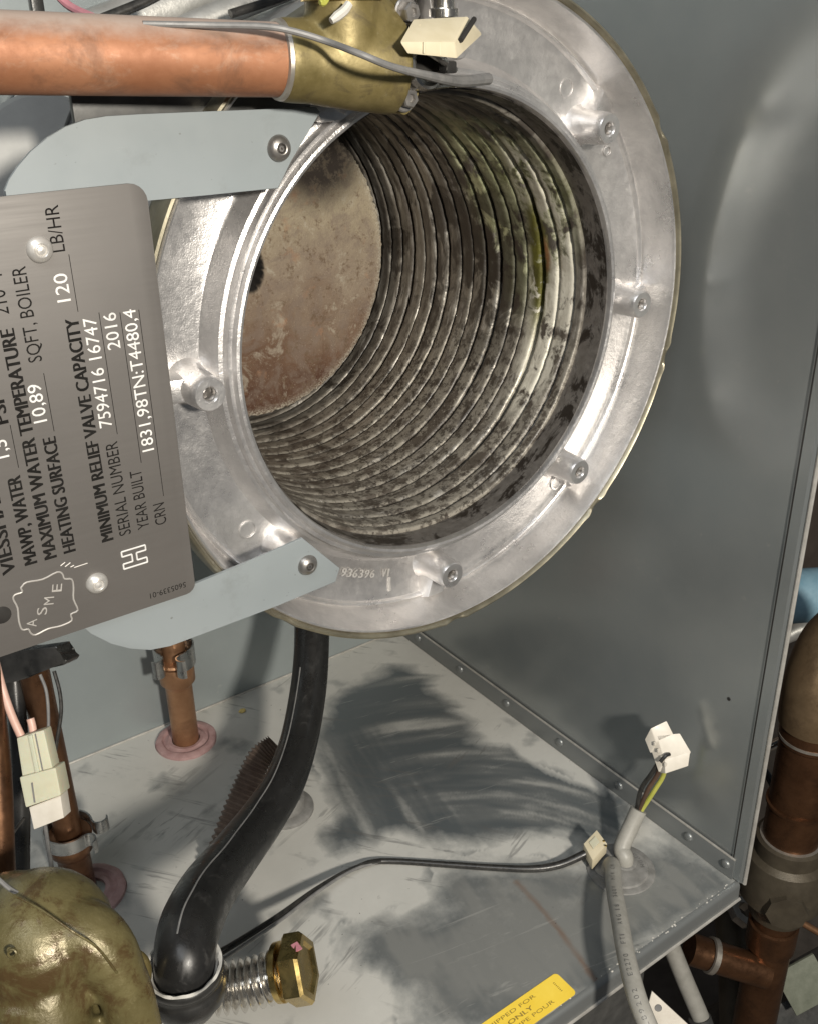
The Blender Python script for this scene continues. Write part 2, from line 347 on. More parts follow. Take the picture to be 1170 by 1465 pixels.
def inst(src, parent, mat4, name=None, label=None):
    """another copy of a part that shares its mesh; mat4 is in millimetres in the parent's frame"""
    o = src.copy(); C.objects.link(o); o.parent = parent
    if name: o.name = name
    m = mat4.copy(); m.translation = m.translation * S * (CAB_CAM_SCALE if SCALED['cabinet'] else 1); o.matrix_local = m
    if label: o['label'] = label
    ORG[o.name] = ORG[parent.name]; return o

def B(): return bmesh.new()
def box(bm, c, size, rot=None, bev=0.0):
    M = Matrix.Translation(Vector(c)) @ (rot.to_4x4() if rot else Matrix.Identity(4)) @ Matrix.Diagonal((*size, 1))
    r = bmesh.ops.create_cube(bm, size=1.0, matrix=M)
    if bev:
        es = list({e for v in r['verts'] for e in v.link_edges})
        bmesh.ops.bevel(bm, geom=es, offset=bev, segments=2, affect='EDGES', profile=.6)
def hull8(bm, front, back, bev=0.0):
    """closed solid between two matching rings of corners"""
    a = [bm.verts.new(p) for p in front]; b = [bm.verts.new(p) for p in back]; n = len(a)
    fs = [bm.faces.new(a), bm.faces.new(b[::-1])] + [bm.faces.new((a[i], b[i], b[(i + 1) % n], a[(i + 1) % n])) for i in range(n)]
    if bev: bmesh.ops.bevel(bm, geom=list({e for f in fs for e in f.edges}), offset=bev, segments=2, affect='EDGES', profile=.6)
def prism(bm, pts, ext, bev=0.0):
    hull8(bm, pts, [p + Vector(ext) for p in pts], bev)
def smoothpts(pts, sub=6):
    P = [Vector(p) for p in pts]
    if len(P) < 3: return [P[0].lerp(P[-1], i / sub) for i in range(sub + 1)]
    Q = [P[0] * 2 - P[1]] + P + [P[-1] * 2 - P[-2]]; out = []
    for i in range(1, len(Q) - 2):
        a, b, c, d = Q[i - 1:i + 3]
        for k in range(sub):
            t = k / sub
            out.append(.5 * ((2 * b) + (c - a) * t + (2 * a - 5 * b + 4 * c - d) * t * t + (3 * b - a - 3 * c + d) * t ** 3))
    return out + [P[-1]]
def frames(pts):
    T = [(pts[min(i + 1, len(pts) - 1)] - pts[max(i - 1, 0)]).normalized() for i in range(len(pts))]
    n = T[0].orthogonal().normalized(); F = []
    for t in T:
        n = (n - t * n.dot(t)).normalized(); F.append((t, n, t.cross(n)))
    return F
def tube(bm, pts, r, seg=14, sub=6, cap=True, smooth=True, rfun=None):
    """tube along pts; r is a number or one radius per control point"""
    n0 = len(pts); P = smoothpts(pts, sub) if smooth else [Vector(p) for p in pts]
    F = frames(P); rings = []
    for i, p in enumerate(P):
        u = i / (len(P) - 1) * (n0 - 1); k = min(int(u), n0 - 2)
        rr = r if not isinstance(r, (list, tuple)) else r[k] + (r[k + 1] - r[k]) * (u - k)
        if rfun: rr = rfun(rr, i, len(P))
        t, a, b = F[i]
        rings.append([bm.verts.new(p + (a * math.cos(j * 2 * math.pi / seg) + b * math.sin(j * 2 * math.pi / seg)) * rr) for j in range(seg)])
    for x, y in zip(rings, rings[1:]):
        for j in range(seg): bm.faces.new((x[j], x[(j + 1) % seg], y[(j + 1) % seg], y[j]))
    if cap: bm.faces.new(rings[0][::-1]); bm.faces.new(rings[-1])
def lathe(bm, prof, org, axis, seg=48, a0=0.0, a1=360.0, closed=False, fn=None, ref=None):
    """prof: (radius, height along axis); fn(r,h,deg)->(r,h) may dent it"""
    ax = Vector(axis).normalized(); u = Vector(ref) if ref else ax.orthogonal().normalized(); v = ax.cross(u)
    full = abs(a1 - a0 - 360) < 1e-6; n = seg if full else seg + 1; R = []
    for j in range(n):
        t = math.radians(a0 + (a1 - a0) * j / seg); row = []
        for (r, h) in prof:
            if fn: r, h = fn(r, h, math.degrees(t))
            row.append(bm.verts.new(Vector(org) + ax * h + (u * math.cos(t) + v * math.sin(t)) * r))
        R.append(row)
    m = len(prof)
    for j in range(n if full else n - 1):
        x, y = R[j], R[(j + 1) % n]
        for i in range(m if closed else m - 1):
            k = (i + 1) % m
            if prof[i][0] < 1e-6 and prof[k][0] < 1e-6: continue
            bm.faces.new((x[i], x[k], y[k], y[i]))
    bmesh.ops.remove_doubles(bm, verts=bm.verts[:], dist=1e-5)
    return bm
def bez(mb, name, text, bold=0.0):
    cu = bpy.data.curves.new(name, 'FONT'); cu.body = text; cu.size = 1.0; cu.offset = bold; cu.resolution_u = 3
    o = bpy.data.objects.new(name, cu); C.objects.link(o)
    dg = bpy.context.evaluated_depsgraph_get(); me = bpy.data.meshes.new_from_object(o.evaluated_get(dg))
    bpy.data.objects.remove(o); bpy.data.curves.remove(cu); return me
def text(bm, s, org, U, V, length, cap, bold=0.0, thick=.06):
    if bold > .015:
        w = cap * .055; U = Vector(U).normalized()
        for k in (-1, 0, 1): text(bm, s, Vector(org) + U * w * k, U, V, length, cap, 0, thick + .012 * (k + 1))
        return
    """flat lettering: baseline from org along U, letters stand along V"""
    me = bez(bm, 'lettering', s, 0.0)
    xs = [v.co.x for v in me.vertices]; x0, x1 = min(xs), max(xs)
    capu = .70; U = Vector(U).normalized(); V = Vector(V).normalized(); W = U.cross(V)
    vs = [bm.verts.new(Vector(org) + U * ((v.co.x - x0) / (x1 - x0) * length) + V * (v.co.y / capu * cap) + W * thick) for v in me.vertices]
    for p in me.polygons:
        try: bm.faces.new([vs[i] for i in p.vertices])
        except ValueError: pass
    bpy.data.meshes.remove(me)
def remeshed(name, bm, mat, parent, voxel):
    """overlapping solids fused into one casting"""
    o = part(name, bm, mat, parent, 0)
    md = o.modifiers.new('fuse', 'REMESH'); md.mode = 'VOXEL'; md.voxel_size = voxel * S; md.use_smooth_shade = True
    sm = o.modifiers.new('soften', 'SMOOTH'); sm.iterations = 6; sm.factor = .5
    bpy.context.view_layer.update()
    me = bpy.data.meshes.new_from_object(o.evaluated_get(bpy.context.evaluated_depsgraph_get()))
    o.modifiers.clear(); old = o.data; o.data = me; me.name = name; bpy.data.meshes.remove(old)
    me.shade_smooth(); return o
def ball(bm, c, r, sx=1, sy=1, sz=1, rot=None, u=24, v=14):
    M = Matrix.Translation(Vector(c)) @ (rot.to_4x4() if rot else Matrix.Identity(4)) @ Matrix.Diagonal((r * sx, r * sy, r * sz, 1))
    bmesh.ops.create_uvsphere(bm, u_segments=u, v_segments=v, radius=1, matrix=M)
def pix_in(poly, x, y):
    c = False; j = len(poly) - 1
    for i in range(len(poly)):
        if (poly[i][1] > y) != (poly[j][1] > y) and x < (poly[j][0] - poly[i][0]) * (y - poly[i][1]) / (poly[j][1] - poly[i][1]) + poly[i][0]: c = not c
        j = i
    return c
def pdist(poly, x, y):
    """signed distance to a polygon (positive inside)"""
    best = 1e9
    for i in range(len(poly)):
        ax, ay = poly[i]; bx, by = poly[(i + 1) % len(poly)]
        dx, dy = bx - ax, by - ay; t = max(0, min(1, ((x - ax) * dx + (y - ay) * dy) / (dx * dx + dy * dy + 1e-9)))
        best = min(best, math.hypot(x - ax - t * dx, y - ay - t * dy))
    return best if pix_in(poly, x, y) else -best

# ================================================================== SETTING outside the boiler
SCALED['cabinet'] = True
bm = B(); box(bm, (500, 420, 0), (2400, 20, 3000)); solo('room_wall', bm, 'room', kind='structure')
bm = B(); box(bm, (300, 0, -760), (3000, 3000, 20)); solo('room_floor', bm, 'concrete', kind='structure')

# ================================================================== BOILER CABINET
D, FL = 368.7, 16.66
cab = thing('boiler_cabinet', 'open grey sheet metal boiler cabinet with dusty smeared bottom panel', 'boiler cabinet', (-280, -180, 0))
bm = B(); box(bm, (-330, 1.0, 340), (664, 2, 720)); part('back_panel', bm, 'back', cab, 0)
# side panel with the folded front edge
def extr(bm, prof, v0, v1):
    a = [bm.verts.new(Vector(p) + Vector(v0)) for p in prof]; b = [bm.verts.new(Vector(p) + Vector(v1)) for p in prof]; n = len(a)
    bm.faces.new(a); bm.faces.new(b[::-1])
    for i in range(n): bm.faces.new((a[i], b[i], b[(i + 1) % n], a[(i + 1) % n]))
bm = B()
prof = [(0, 0, 0), (0, -359.6, 0), (-.9, -360.2, 0), (-.9, -367.6, 0), (0, -369.4, 0), (2.2, -370.6, 0), (3.6, -369.6, 0), (3.6, -368.4, 0), (1.4, -366, 0), (1.4, 0, 0)]
extr(bm, prof, (0, 0, 1.5), (0, 0, 700)); part('side_panel', bm, 'side', cab, 25)
bm = B(); box(bm, (-.75, -361.2, 350), (.5, .9, 690)); part('panel_seam', bm, 'hole', cab, 0)
bm = B(); tube(bm, [(0.6, -370.6, 2), (0.6, -370.6, 700)], 1.3, 8, 1, smooth=False); part('front_edge', bm, 'edge', cab)

# bottom panel: fine sheet carrying the dust and wipe marks
c1 = atZ(700, 1420); 
def fpoly(px): return [(q.x, q.y) for q in (atZ(*p) for p in px)]
WIPE = fpoly([(452, 1060), (478, 1000), (500, 985), (548, 962), (556, 948), (590, 955), (640, 1005), (668, 1045), (690, 1062), (745, 1068), (790, 1088), (850, 1110), (905, 1150), (905, 1190), (850, 1222), (822, 1203), (790, 1190), (760, 1190), (700, 1200), (640, 1205), (590, 1196), (555, 1190), (520, 1200), (485, 1212), (462, 1196), (505, 1158), (480, 1140)])
BARE = fpoly([(625, 1250), (700, 1238), (840, 1232), (900, 1215), (960, 1190), (1060, 1258), (1060, 1275), (880, 1400), (780, 1480), (575, 1480), (580, 1420), (540, 1390), (515, 1378), (518, 1335), (590, 1315), (620, 1290)])
LIPD = fpoly([(500, 925), (580, 905), (870, 1118), (862, 1135), (760, 1090), (690, 1040), (640, 975), (600, 945), (540, 950), (500, 985)])
RUST = [atZ(*p) for p in [(738, 1262), (772, 1298), (806, 1340), (838, 1385), (858, 1412)]]
SD = (atZ(640, 1085) - atZ(545, 960)).normalized()
NX, NY = 340, 270; X0, X1, Y0, Y1 = -560.0, 0.0, -364.5, 0.0
vs, fs, dust, rust, streak = [], [], [], [], []
for j in range(NY + 1):
    y = Y0 + (Y1 - Y0) * j / NY
    for i in range(NX + 1):
        x = X0 + (X1 - X0) * i / NX
        vs.append((x, y, 0))
        r = math.hypot(x - c1.x, y - c1.y); th = math.atan2(y - c1.y, x - c1.x)
        wob = noise.noise(Vector((x * .02, y * .02, 3))) * 9 + noise.noise(Vector((x * .07, y * .07, 5))) * 4
        s1 = noise.fractal(Vector((r * .085, th * 1.9, 1.5)), .85, 2.1, 4) * .85; s2 = noise.fractal(Vector((x * .03, y * .03, 9)), 1, 2, 4)
        # strokes drawn from the back corner towards the front right
        ux = x * SD.x + y * SD.y; uy = -x * SD.y + y * SD.x
        s3 = noise.fractal(Vector((uy * .085, ux * .010, 7.5)), .8, 2.1, 4) * .75
        dw = pdist(WIPE, x, y) + wob * .7 + (s3 if x < -105 else s1) * 9; db = pdist(BARE, x, y) + wob * 1.3 + s1 * 8; dl = pdist(LIPD, x, y) + wob * .4
        a = 1.0
        if dw > -11: a = min(a, max(0.0, .5 - dw / 22))
        if db > -14: a = min(a, max(.10, .55 - db / 30))
        left = max(0, min(1, (-75 - x) / 60))
        mark = s3 * left + s1 * (1 - left)
        if dw > 0: a = max(a, max(0, mark - .10) * .7)
        if dl > -3: a = max(a, min(1, .55 + dl / 10))
        if a > .8: a -= max(0, s2 - .15) * .9 + max(0, s1 - .38) * .5
        dust.append(max(0, min(1, a)))
        sv = .10 + max(0, mark + .15) * .8
        if db > 0: sv += min(1, db / 30) * .85
        streak.append(max(0, min(1, sv)))
        q = Vector((x, y, 0)); rd = 1e9
        for k in range(len(RUST) - 1):
            ab = RUST[k + 1] - RUST[k]; t = max(0, min(1, (q - RUST[k]).dot(ab) / ab.length_squared))
            rd = min(rd, (q - RUST[k] - ab * t).length)
        rust.append(max(0, min(.8, 1.0 - rd / (2.4 + 1.2 * noise.noise(q * .2)))) * (.6 + .4 * noise.noise(q * .06)))
for j in range(NY):
    for i in range(NX):
        k = j * (NX + 1) + i; fs.append((k, k + 1, k + NX + 2, k + NX + 1))
o0 = ORG[cab.name]
me = bpy.data.meshes.new('bottom_panel'); me.from_pydata([(W(v) - o0) * S for v in vs], [], fs)
for nm, arr in (('dust', dust), ('rust', rust), ('streak', streak)):
    at = me.attributes.new(nm, 'FLOAT', 'POINT'); at.data.foreach_set('value', arr)
finish(me, 'floor', 0)
fo = bpy.data.objects.new('bottom_panel', me); C.objects.link(fo); fo.parent = cab
bm = B()
prof = [(0, -364.5, 0)] + [(0, -364.5 - 3.2 * math.sin(t), -3.2 + 3.2 * math.cos(t)) for t in [math.radians(a) for a in (22, 45, 68, 90)]] + [(0, -367.9, -13), (0, -366.6, -14), (0, -366.2, -1.6), (0, -360, -1.6)]
prof = prof + [(0, -360, -.3)]
extr(bm, prof, (-560, 0, 0), (1.0, 0, 0)); part('front_lip', bm, 'flange', cab, 40)
bm = B(); tube(bm, [(-560, -368.2, -13.6), (2, -368.2, -13.6)], 1.1, 8, 1, smooth=False); part('lip_edge', bm, 'edge', cab)
bm = B()   # crust of dust and sealant along the fold
for k in range(46):
    x = random.choice((-6 - abs(random.gauss(0, 22)), -58 + random.gauss(0, 7), -95 + random.gauss(0, 14), -2 - random.random() * 190)); ball(bm, (x, -364.8 + random.uniform(-.9, 1.6), -.1), random.uniform(.2, .65), 1.5, 1, .5, None, 6, 4)
o = part('fold_crust', bm, 'seal', cab, 30); o['kind'] = 'stuff'
bm = B(); box(bm, (-1.4, -182, FL / 2 + .3), (1.2, 362, FL - .6), None, .4); part('side_flange', bm, 'flange', cab)
bm = B(); tube(bm, [(-1.5, -2, FL), (-1.5, -363, FL)], .75, 8, 1, smooth=False); part('flange_edge', bm, 'edge', cab)
bm = B(); tube(bm, [(-560, -.6, .5), (-3, -.6, .5)], .8, 8, 1, smooth=False); part('back_seam', bm, 'edge', cab)
bm = B(); lathe(bm, [(0, 0), (3.2, 0), (3.1, .8), (2.4, 1.6), (1.2, 2.0), (0, 2.1)], (-2, -33.5, 10.3), (-1, 0, 0), 20)
rv = part('rivet', bm, 'flange', cab)
for y in (-91, -148.7, -208, -266.8, -327.8, -357.4):
    inst(rv, cab, Matrix.Translation((0, y + 33.5, -.6)))
q = atX(1042, 1000, 0)
bm = B(); lathe(bm, [(0, 0), (1.2, 0), (1.2, .2), (0, .25)], (-.05, q.y, q.z), (-1, 0, 0), 12); part('screw_hole', bm, 'hole', cab)
bm = B(); box(bm, (-300, -352, -70), (470, 2, 105)); part('lower_panel', bm, 'darkmetal', cab, 0)

# crumb on the bottom panel
q = atZ(347, 1017, 1); bm = B(); ball(bm, q, 2.2, 1.3, 1, .6, None, 8, 6)
for v in bm.verts: v.co += Vector((noise.noise(v.co * .7), noise.noise(v.co * .8), noise.noise(v.co))) * .8
solo('insulation_crumb', bm, 'crumb', 'tiny yellow crumb lying near the back edge of the bottom panel', 'crumb')

# yellow label
lab = thing('warning_label', 'yellow sticker with faint black lettering near the front edge of the bottom panel', 'sticker', (-140, -360, 0))
ca, cb, cc = atZ(795, 1391, .3), atZ(829, 1425, .3), atZ(640, 1500, .3)
ux = Vector((1, 0, 0)); W_ = abs(cb.y - ca.y)
y_top = ca.y; y_bot = -364.0
xr = (ca.x + cb.x) / 2; xl = xr - 110
def rrect(x0, x1, y0, y1, r, z):
    out = []
    for cx, cy, a in ((x1 - r, y1 - r, 0), (x0 + r, y1 - r, 90), (x0 + r, y0 + r, 180), (x1 - r, y0 + r, 270)):
        for k in range(5):
            t = math.radians(a + k * 22.5); out.append(Vector((cx + r * math.cos(t), cy + r * math.sin(t), z)))
    return out
bm = B(); prism(bm, rrect(xl, xr, y_bot, y_top, 2.5, .15), (0, 0, .2)); part('sticker_sheet', bm, 'yellow', lab, 0)
bm = B()
h_ = y_top - y_bot
text(bm, 'THIS BOILER IS EQUIPPED FOR', (xr - 105, y_top - h_ * .30, .40), (1, 0, 0), (0, 1, 0), 85, h_ * .13, .012, .02)
text(bm, 'NATURAL GAS ONLY', (xr - 88, y_top - h_ * .58, .40), (1, 0, 0), (0, 1, 0), 62, h_ * .15, .02, .02)
text(bm, 'EST EQUIPE POUR', (xr - 62, y_top - h_ * .82, .40), (1, 0, 0), (0, 1, 0), 48, h_ * .13, .012, .02)
text(bm, 'IIIIIII', (xr - 6.5, y_top - h_ * .25, .40), (0, -1, 0), (1, 0, 0), h_ * .4, 1.1, 0, .02)
part('lettering', bm, 'dim', lab, 0)

# ================================================================== HEAT EXCHANGER
SCALED['cabinet'] = False
hx = thing('heat_exchanger', 'open round boiler heat exchanger with cast aluminium mounting ring and sooty steel coils', 'heat exchanger', (RC.x, -200, RC.z - 143))
AX = (0, 1, 0); XR = (1, 0, 0)           # lathe: angle 0 = +x, u x: v = axis cross u
O = (RC.x, 0, RC.z)
def ring(prof, seg=200, fn=None, closed=True):
    # ref = +x ; axis -y so that angles run anticlockwise seen from the front
    b = B(); lathe(b, [(r, -y) for r, y in prof], O, (0, -1, 0), seg, closed=closed, fn=fn, ref=XR); return b
prof = [(99.2, -262), (99.6, -288.6), (100.1, -290.2), (101.2, -290.6), (102.3, -290.3), (102.8, -288.7), (103.1, -287.9), (104.6, -287.9), (105.0, -286.9), (105.3, -284.6),
        (106.9, -284.2), (107.5, -283.2), (110.2, -277.6), (111.3, -276.4), (113, -276.0), (128.8, -276.0), (131.0, -276.4), (131.9, -276.8), (132.5, -278.3), (133.2, -278.9), (133.9, -278.4), (134.5, -277.0), (135.0, -277.6), (136.2, -281.5), (137.4, -287.5),
        (138.2, -293.8), (138.7, -295.3), (139.4, -295.6), (140.0, -294.8), (140.2, -264), (120, -262)]
def castfn(r, h, a):
    if 112 < r < 132: h += noise.noise(Vector((math.cos(math.radians(a)) * 4, math.sin(math.radians(a)) * 4, r * .05))) * .35
    return r, h
part('mounting_ring', ring(prof, 256, castfn), 'alu', hx, 28)
# rolled steel band with crimps
CR = [33, -14, -49, -90, -131, 78, 122, 165]
def bandfn(r, h, a):
    y = -h
    for c in CR:
        d = (a - c + 180) % 360 - 180
        if abs(d) < 5 and r > 140.5:
            k = math.exp(-(d / 1.5) ** 2) - .55 * math.exp(-((abs(d) - 2.8) / .9) ** 2)
            r -= .22 * k * (1 if y < -288 else .5); h -= 1.0 * k * (1 if y < -292 else .3)
    r += noise.noise(Vector((math.cos(math.radians(a)) * 9, math.sin(math.radians(a)) * 9, y * .1))) * .10
    return r, h
prof = [(139.9, -293.5), (140.5, -296.3), (141.4, -297.1), (142.3, -296.6), (142.8, -295), (143.0, -289), (142.6, -286.6), (142.9, -284.5), (142.0, -281), (139.6, -279), (139.4, -285)]
part('rim_band', ring(prof, 520, bandfn), 'band', hx, 40)
part('outer_shell', ring([(138.5, -280), (138.5, -262), (136.5, -258), (136.5, -70), (137, -62), (60, -58), (60, -60), (134, -66), (134.5, -262)], 120), 'shell', hx, 35)
part('bore_sleeve', ring([(99.0, -288), (98.6, -276.5), (101, -262), (112, -262), (112, -268), (101.5, -275), (100.5, -285)], 180), 'sleeve', hx, 30)
part('back_plate', ring([(0.01, -66), (101, -66), (101, -64), (0.01, -64)], 64), 'sleeve', hx, 30)
# coil turns, one ring each
def turn(half, seedv):
    pr = []
    for k in range(15):
        u = math.sin((-1 + 2 * k / 14) * 1.35) / math.sin(1.35); pr.append((97.0 + 1.5 * abs(u) ** 9, u * (half - .75) + .0))
    pr = [(107, -half + .75)] + pr + [(107, half - .75)]
    def fn(r, h, a):
        v = Vector((math.cos(math.radians(a)), math.sin(math.radians(a)), 0))
        e = max(0, abs(h) / half - .55)
        n = noise.fractal(v * 24 + Vector((0, 0, seedv)), .8, 2.2, 4); n2 = noise.noise(v * 5 + Vector((0, 0, seedv + h * .1)))
        r += n2 * .35 + n * .35 + (noise.noise(v * 70 + Vector((0, 0, seedv + h))) * .5) * e
        h += (noise.noise(v * 45 + Vector((0, 0, seedv + (5 if h > 0 else 0)))) * .8 + n2 * .5) * e
        return r, h
    b = B(); lathe(b, pr, (0, 0, 0), (0, -1, 0), 300, closed=True, fn=fn, ref=XR); return b
def coil_obj(half, seedv):
    b = turn(half, seedv); me = bpy.data.meshes.new('coil_turn')
    for v in b.verts: v.co *= S
    bmesh.ops.recalc_face_normals(b, faces=b.faces[:]); b.to_mesh(me); b.free(); finish(me, 'coil', 40)
    return bpy.data.objects.new('coil_turn', me)
protos = [coil_obj(5.65, s) for s in (1.3, 7.7, 15.1)]
hloc = ORG[hx.name]; first = set()
ys = [-261.6 + 11.3 * k for k in range(17)]
for k, y in enumerate(ys):
    p = protos[k % 3]; o = p if k < 3 else p.copy()
    C.objects.link(o); o.parent = hx; o.name = 'coil_turn'
    o.location = (Vector((RC.x, y, RC.z)) - hloc) * S
    o.rotation_euler = (random.uniform(-.006, .006), random.uniform(0, 6.28), random.uniform(-.006, .006))
o = coil_obj(3.9, 22.2); C.objects.link(o); o.parent = hx; o.location = (Vector((RC.x, -271.3, RC.z)) - hloc) * S
o['label'] = 'narrow first coil turn at the bore mouth'
# refractory disc
bm = B(); NR, NA = 46, 420; hp = atY(358, 384, -113); rings = []; rimv = []
for i in range(NR + 1):
    row = []
    for j in range(NA):
        t = 2 * math.pi * j / NA; R_ = 88.0 * i / NR
        v = Vector((math.cos(t), math.sin(t), 0))
        if i > NR - 4: R_ += (noise.noise(v * 30) * .6 + noise.noise(v * 95) * 1.0) * (i - NR + 4) / 4
        x, z = RC.x + R_ * v.x, RC.z + R_ * v.y
        y = -112.4 - 1.5 * (1 - (R_ / 88) ** 2)
        q = Vector((x, z, 0)); y += noise.fractal(q * .12, .9, 2.1, 4) * .5
        dh = math.hypot((x - hp.x) * 1.0, (z - hp.z) * .62) + noise.noise(q * .5) * 1.5
        if dh < 8: y += 9 * min(1, (8 - dh) / 2.5)
        if i == NR: y += 1.2
        row.append(bm.verts.new((x, y, z))); rimv.append(max(0, min(1, (R_ - 83.5) / 4)))
        if i == 0: row = [row[0]] * NA; break
    rings.append(row)
for i in range(NR):
    for j in range(NA):
        k = (j + 1) % NA
        if i == 0: bm.faces.new((rings[0][0], rings[1][k], rings[1][j]))
        else: bm.faces.new((rings[i][j], rings[i][k], rings[i + 1][k], rings[i + 1][j]))
side = [bm.verts.new((v.co.x, -98, v.co.z)) for v in rings[-1]]
for j in range(NA): bm.faces.new((rings[-1][j], rings[-1][(j + 1) % NA], side[(j + 1) % NA], side[j]))
bm.faces.new(side)
rimv += [1.0] * NA
bm.verts.index_update()
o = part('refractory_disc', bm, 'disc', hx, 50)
at = o.data.attributes.new('rim', 'FLOAT', 'POINT'); n = len(o.data.vertices); at.data.foreach_set('value', (rimv + [0.0] * n)[:n])
# mounting bosses
def boss_bm():
    b = B()
    lathe(b, [(9.6, 20.4), (8.4, 18.6), (7.5, 15), (7.0, 4), (6.7, .9), (6.1, 0), (3.3, 0), (2.8, .6), (2.6, 1.4), (2.5, 9), (0.01, 9.6)], (0, 0, 0), (0, 1, 0), 28, ref=XR)
    hull8(b, [Vector((3, 9, 4.6)), Vector((3, 9, -4.6)), Vector((3, 20.5, -6.0)), Vector((3, 20.5, 6.0))],
             [Vector((16.5, 13, 4.6)), Vector((16.5, 13, -4.6)), Vector((20, 20.5, -6.0)), Vector((20, 20.5, 6.0))], 1.2)
    return b
b = boss_bm(); me = bpy.data.meshes.new('mounting_boss')
for v in b.verts: v.co *= S
bmesh.ops.recalc_face_normals(b, faces=b.faces[:]); b.to_mesh(me); b.free(); finish(me, 'alu', 40)
bm = B(); lathe(bm, [(2.6, 1.5), (2.3, 1.9), (2.58, 2.3), (2.3, 2.7), (2.56, 3.1), (2.3, 3.5), (2.5, 3.9), (2.3, 4.3), (2.5, 4.7), (2.3, 9.2), (0.01, 9.4)], (0, 0, 0), (0, 1, 0), 24, ref=XR)
met = bpy.data.meshes.new('threaded_hole')
for v in bm.verts: v.co *= S
bm.to_mesh(met); bm.free(); finish(met, 'screw', 20)
for i, deg in enumerate((43, -2, -46.5, -91, -135, 180, 135, 90)):
    q = bore(deg, -296, 116.5)
    o = bpy.data.objects.new('mounting_boss', me); C.objects.link(o); o.parent = hx
    o.location = (q - hloc) * S; o.rotation_euler = (0, -math.radians(deg), 0)
    t_ = bpy.data.objects.new('threaded_hole', met); C.objects.link(t_); t_.parent = o
# ejector marks and cast numbers on the ring floor
for px, py, r in ((355, 758, 4.2), (868, 216, 2.6), (795, 690, 4.0), (872, 375, 3.4), (810, 126, 4.2)):
    bm = B(); q = atY(px, py, -276.2); lathe(bm, [(r, 0), (r, .35), (r - .7, .45), (r - .7, .0)], q, (0, -1, 0), 20); part('cast_mark', bm, 'alu', hx)
bm = B(); a, b2 = atY(486, 826, -276.3), atY(561, 824, -276.3)
for i, ch in enumerate('936396 VI'):
    t = i / 9; deg = math.degrees(math.atan2(a.z - RC.z, a.x - RC.x)); 
    d1 = math.degrees(math.atan2(b2.z - RC.z, b2.x - RC.x)); ang = deg + (d1 - deg) * t; q = bore(ang, -276.4, 120)
    if ch == ' ': continue
    rd_ = (q - Vector((RC.x, q.y, RC.z))).normalized(); tg = Vector((-rd_.z, 0, rd_.x))
    text(bm, ch, q - rd_ * 0, tg, -rd_, 2.4 if ch != 'I' else .8, 4.2, .02, .3)
q = atY(557, 836, -276.3); box(bm, q, (1.4, .7, 7.5), None, .2)
part('cast_number', bm, 'rivet', hx, 0)

# ================================================================== RATING PLATE ON ITS BRACKET
YA, YP = -297.2, -300.4
rp = thing('rating_plate_bracket', 'brushed metal boiler rating plate riveted to a pale grey two armed bracket', 'rating plate', (-330, -299, 290))
def PY(pts, y): return [atY(x, z, y) for x, z in pts]
outline = [(5, 272), (12, 256), (24, 238), (42, 217), (66, 196), (92, 181), (120, 171), (150, 166), (200, 163), (300, 159), (450, 153), (456, 160), (438, 190), (415, 228), (396, 269), (300, 278), (213, 286)]
up = PY(outline, YA); xi = -318.0
lower = PY([(278, 833), (350, 804), (431, 768), (455, 788), (484, 811), (478, 831), (397, 864), (320, 893), (242, 922), (215, 928), (185, 926), (158, 919), (128, 904), (100, 880)], YA)
xl_ = up[0].x
pts = up + [Vector((xi, YA, up[-1].z)), Vector((xi, YA, lower[0].z))] + lower + [Vector((xl_, YA, lower[-1].z + 12))]
bm = B(); prism(bm, pts, (0, -1.4, 0), .3)
part('bracket', bm, 'arm', rp, 20)
def edge_of(bm, pts, r):
    tube(bm, pts, r, 6, 1, smooth=False)
pl = [(-70, 291), (185, 264)]
A_, Bq, Cq, Dq = atY(-90, 293, YP), atY(211, 268, YP), atY(279, 846, YP), atY(-60, 962, YP)
zt, zb, xr_ = atY(150, 266, YP).z, atY(150, 890, YP).z, atY(278, 820, YP).x
xL = atY(-90, 600, YP).x - 4
pp = [Vector((xL, YP, zb)), Vector((xr_ - 4, YP, zb))] + [Vector((xr_ - 4 + 4 * math.sin(t), YP, zb + 4 - 4 * math.cos(t))) for t in (.4, .8, 1.2, 1.57)] + \
     [Vector((xr_ - 6 + 6 * math.cos(t), YP, zt - 6 + 6 * math.sin(t))) for t in (0, .3, .6, .9, 1.2, 1.5708)] + [Vector((xL, YP, zt))]
bm = B(); prism(bm, pp, (0, .9, 0), .18); part('nameplate', bm, 'plate', rp, 20)
YT = YP - .02
def line(bm, s, a, b, cap, bold):
    a, b = atY(*a, YT), atY(*b, YT); text(bm, s, (a.x, YT, a.z), (0, 0, 1), (-1, 0, 0), abs(b.z - a.z), cap, bold, .05)
bm = B()
line(bm, 'VIESSMANN', (23, 818), (-6, 672), 4.45, .022)
line(bm, 'MAWP, WATER', (54, 804), (28, 680), 4.45, .022)
line(bm, 'PSI', (13, 604), (7, 572), 4.45, .022)
line(bm, 'MAXIMUM WATER TEMPERATURE', (82, 796), (19, 470), 4.45, .022)
line(bm, '210 \u00b0F', (14, 449), (1, 385), 4.45, .004)
line(bm, 'HEATING SURFACE', (109, 787), (81, 624), 4.45, .022)
line(bm, 'SQFT, BOILER', (61, 516), (37, 380), 4.45, .004)
line(bm, 'MINIMUM RELIEF VALVE CAPACITY', (163, 771), (111, 455), 4.45, .022)
line(bm, 'LB/HR', (94, 359), (87, 292), 4.45, .004)
line(bm, 'SERIAL NUMBER', (188, 763), (170, 630), 4.45, .004)
line(bm, 'YEAR BUILT', (214, 754), (203, 671), 4.45, .004)
line(bm, 'CRN', (239, 748), (235, 718), 4.45, .004)
part('printed_lettering', bm, 'ink', rp, 0)
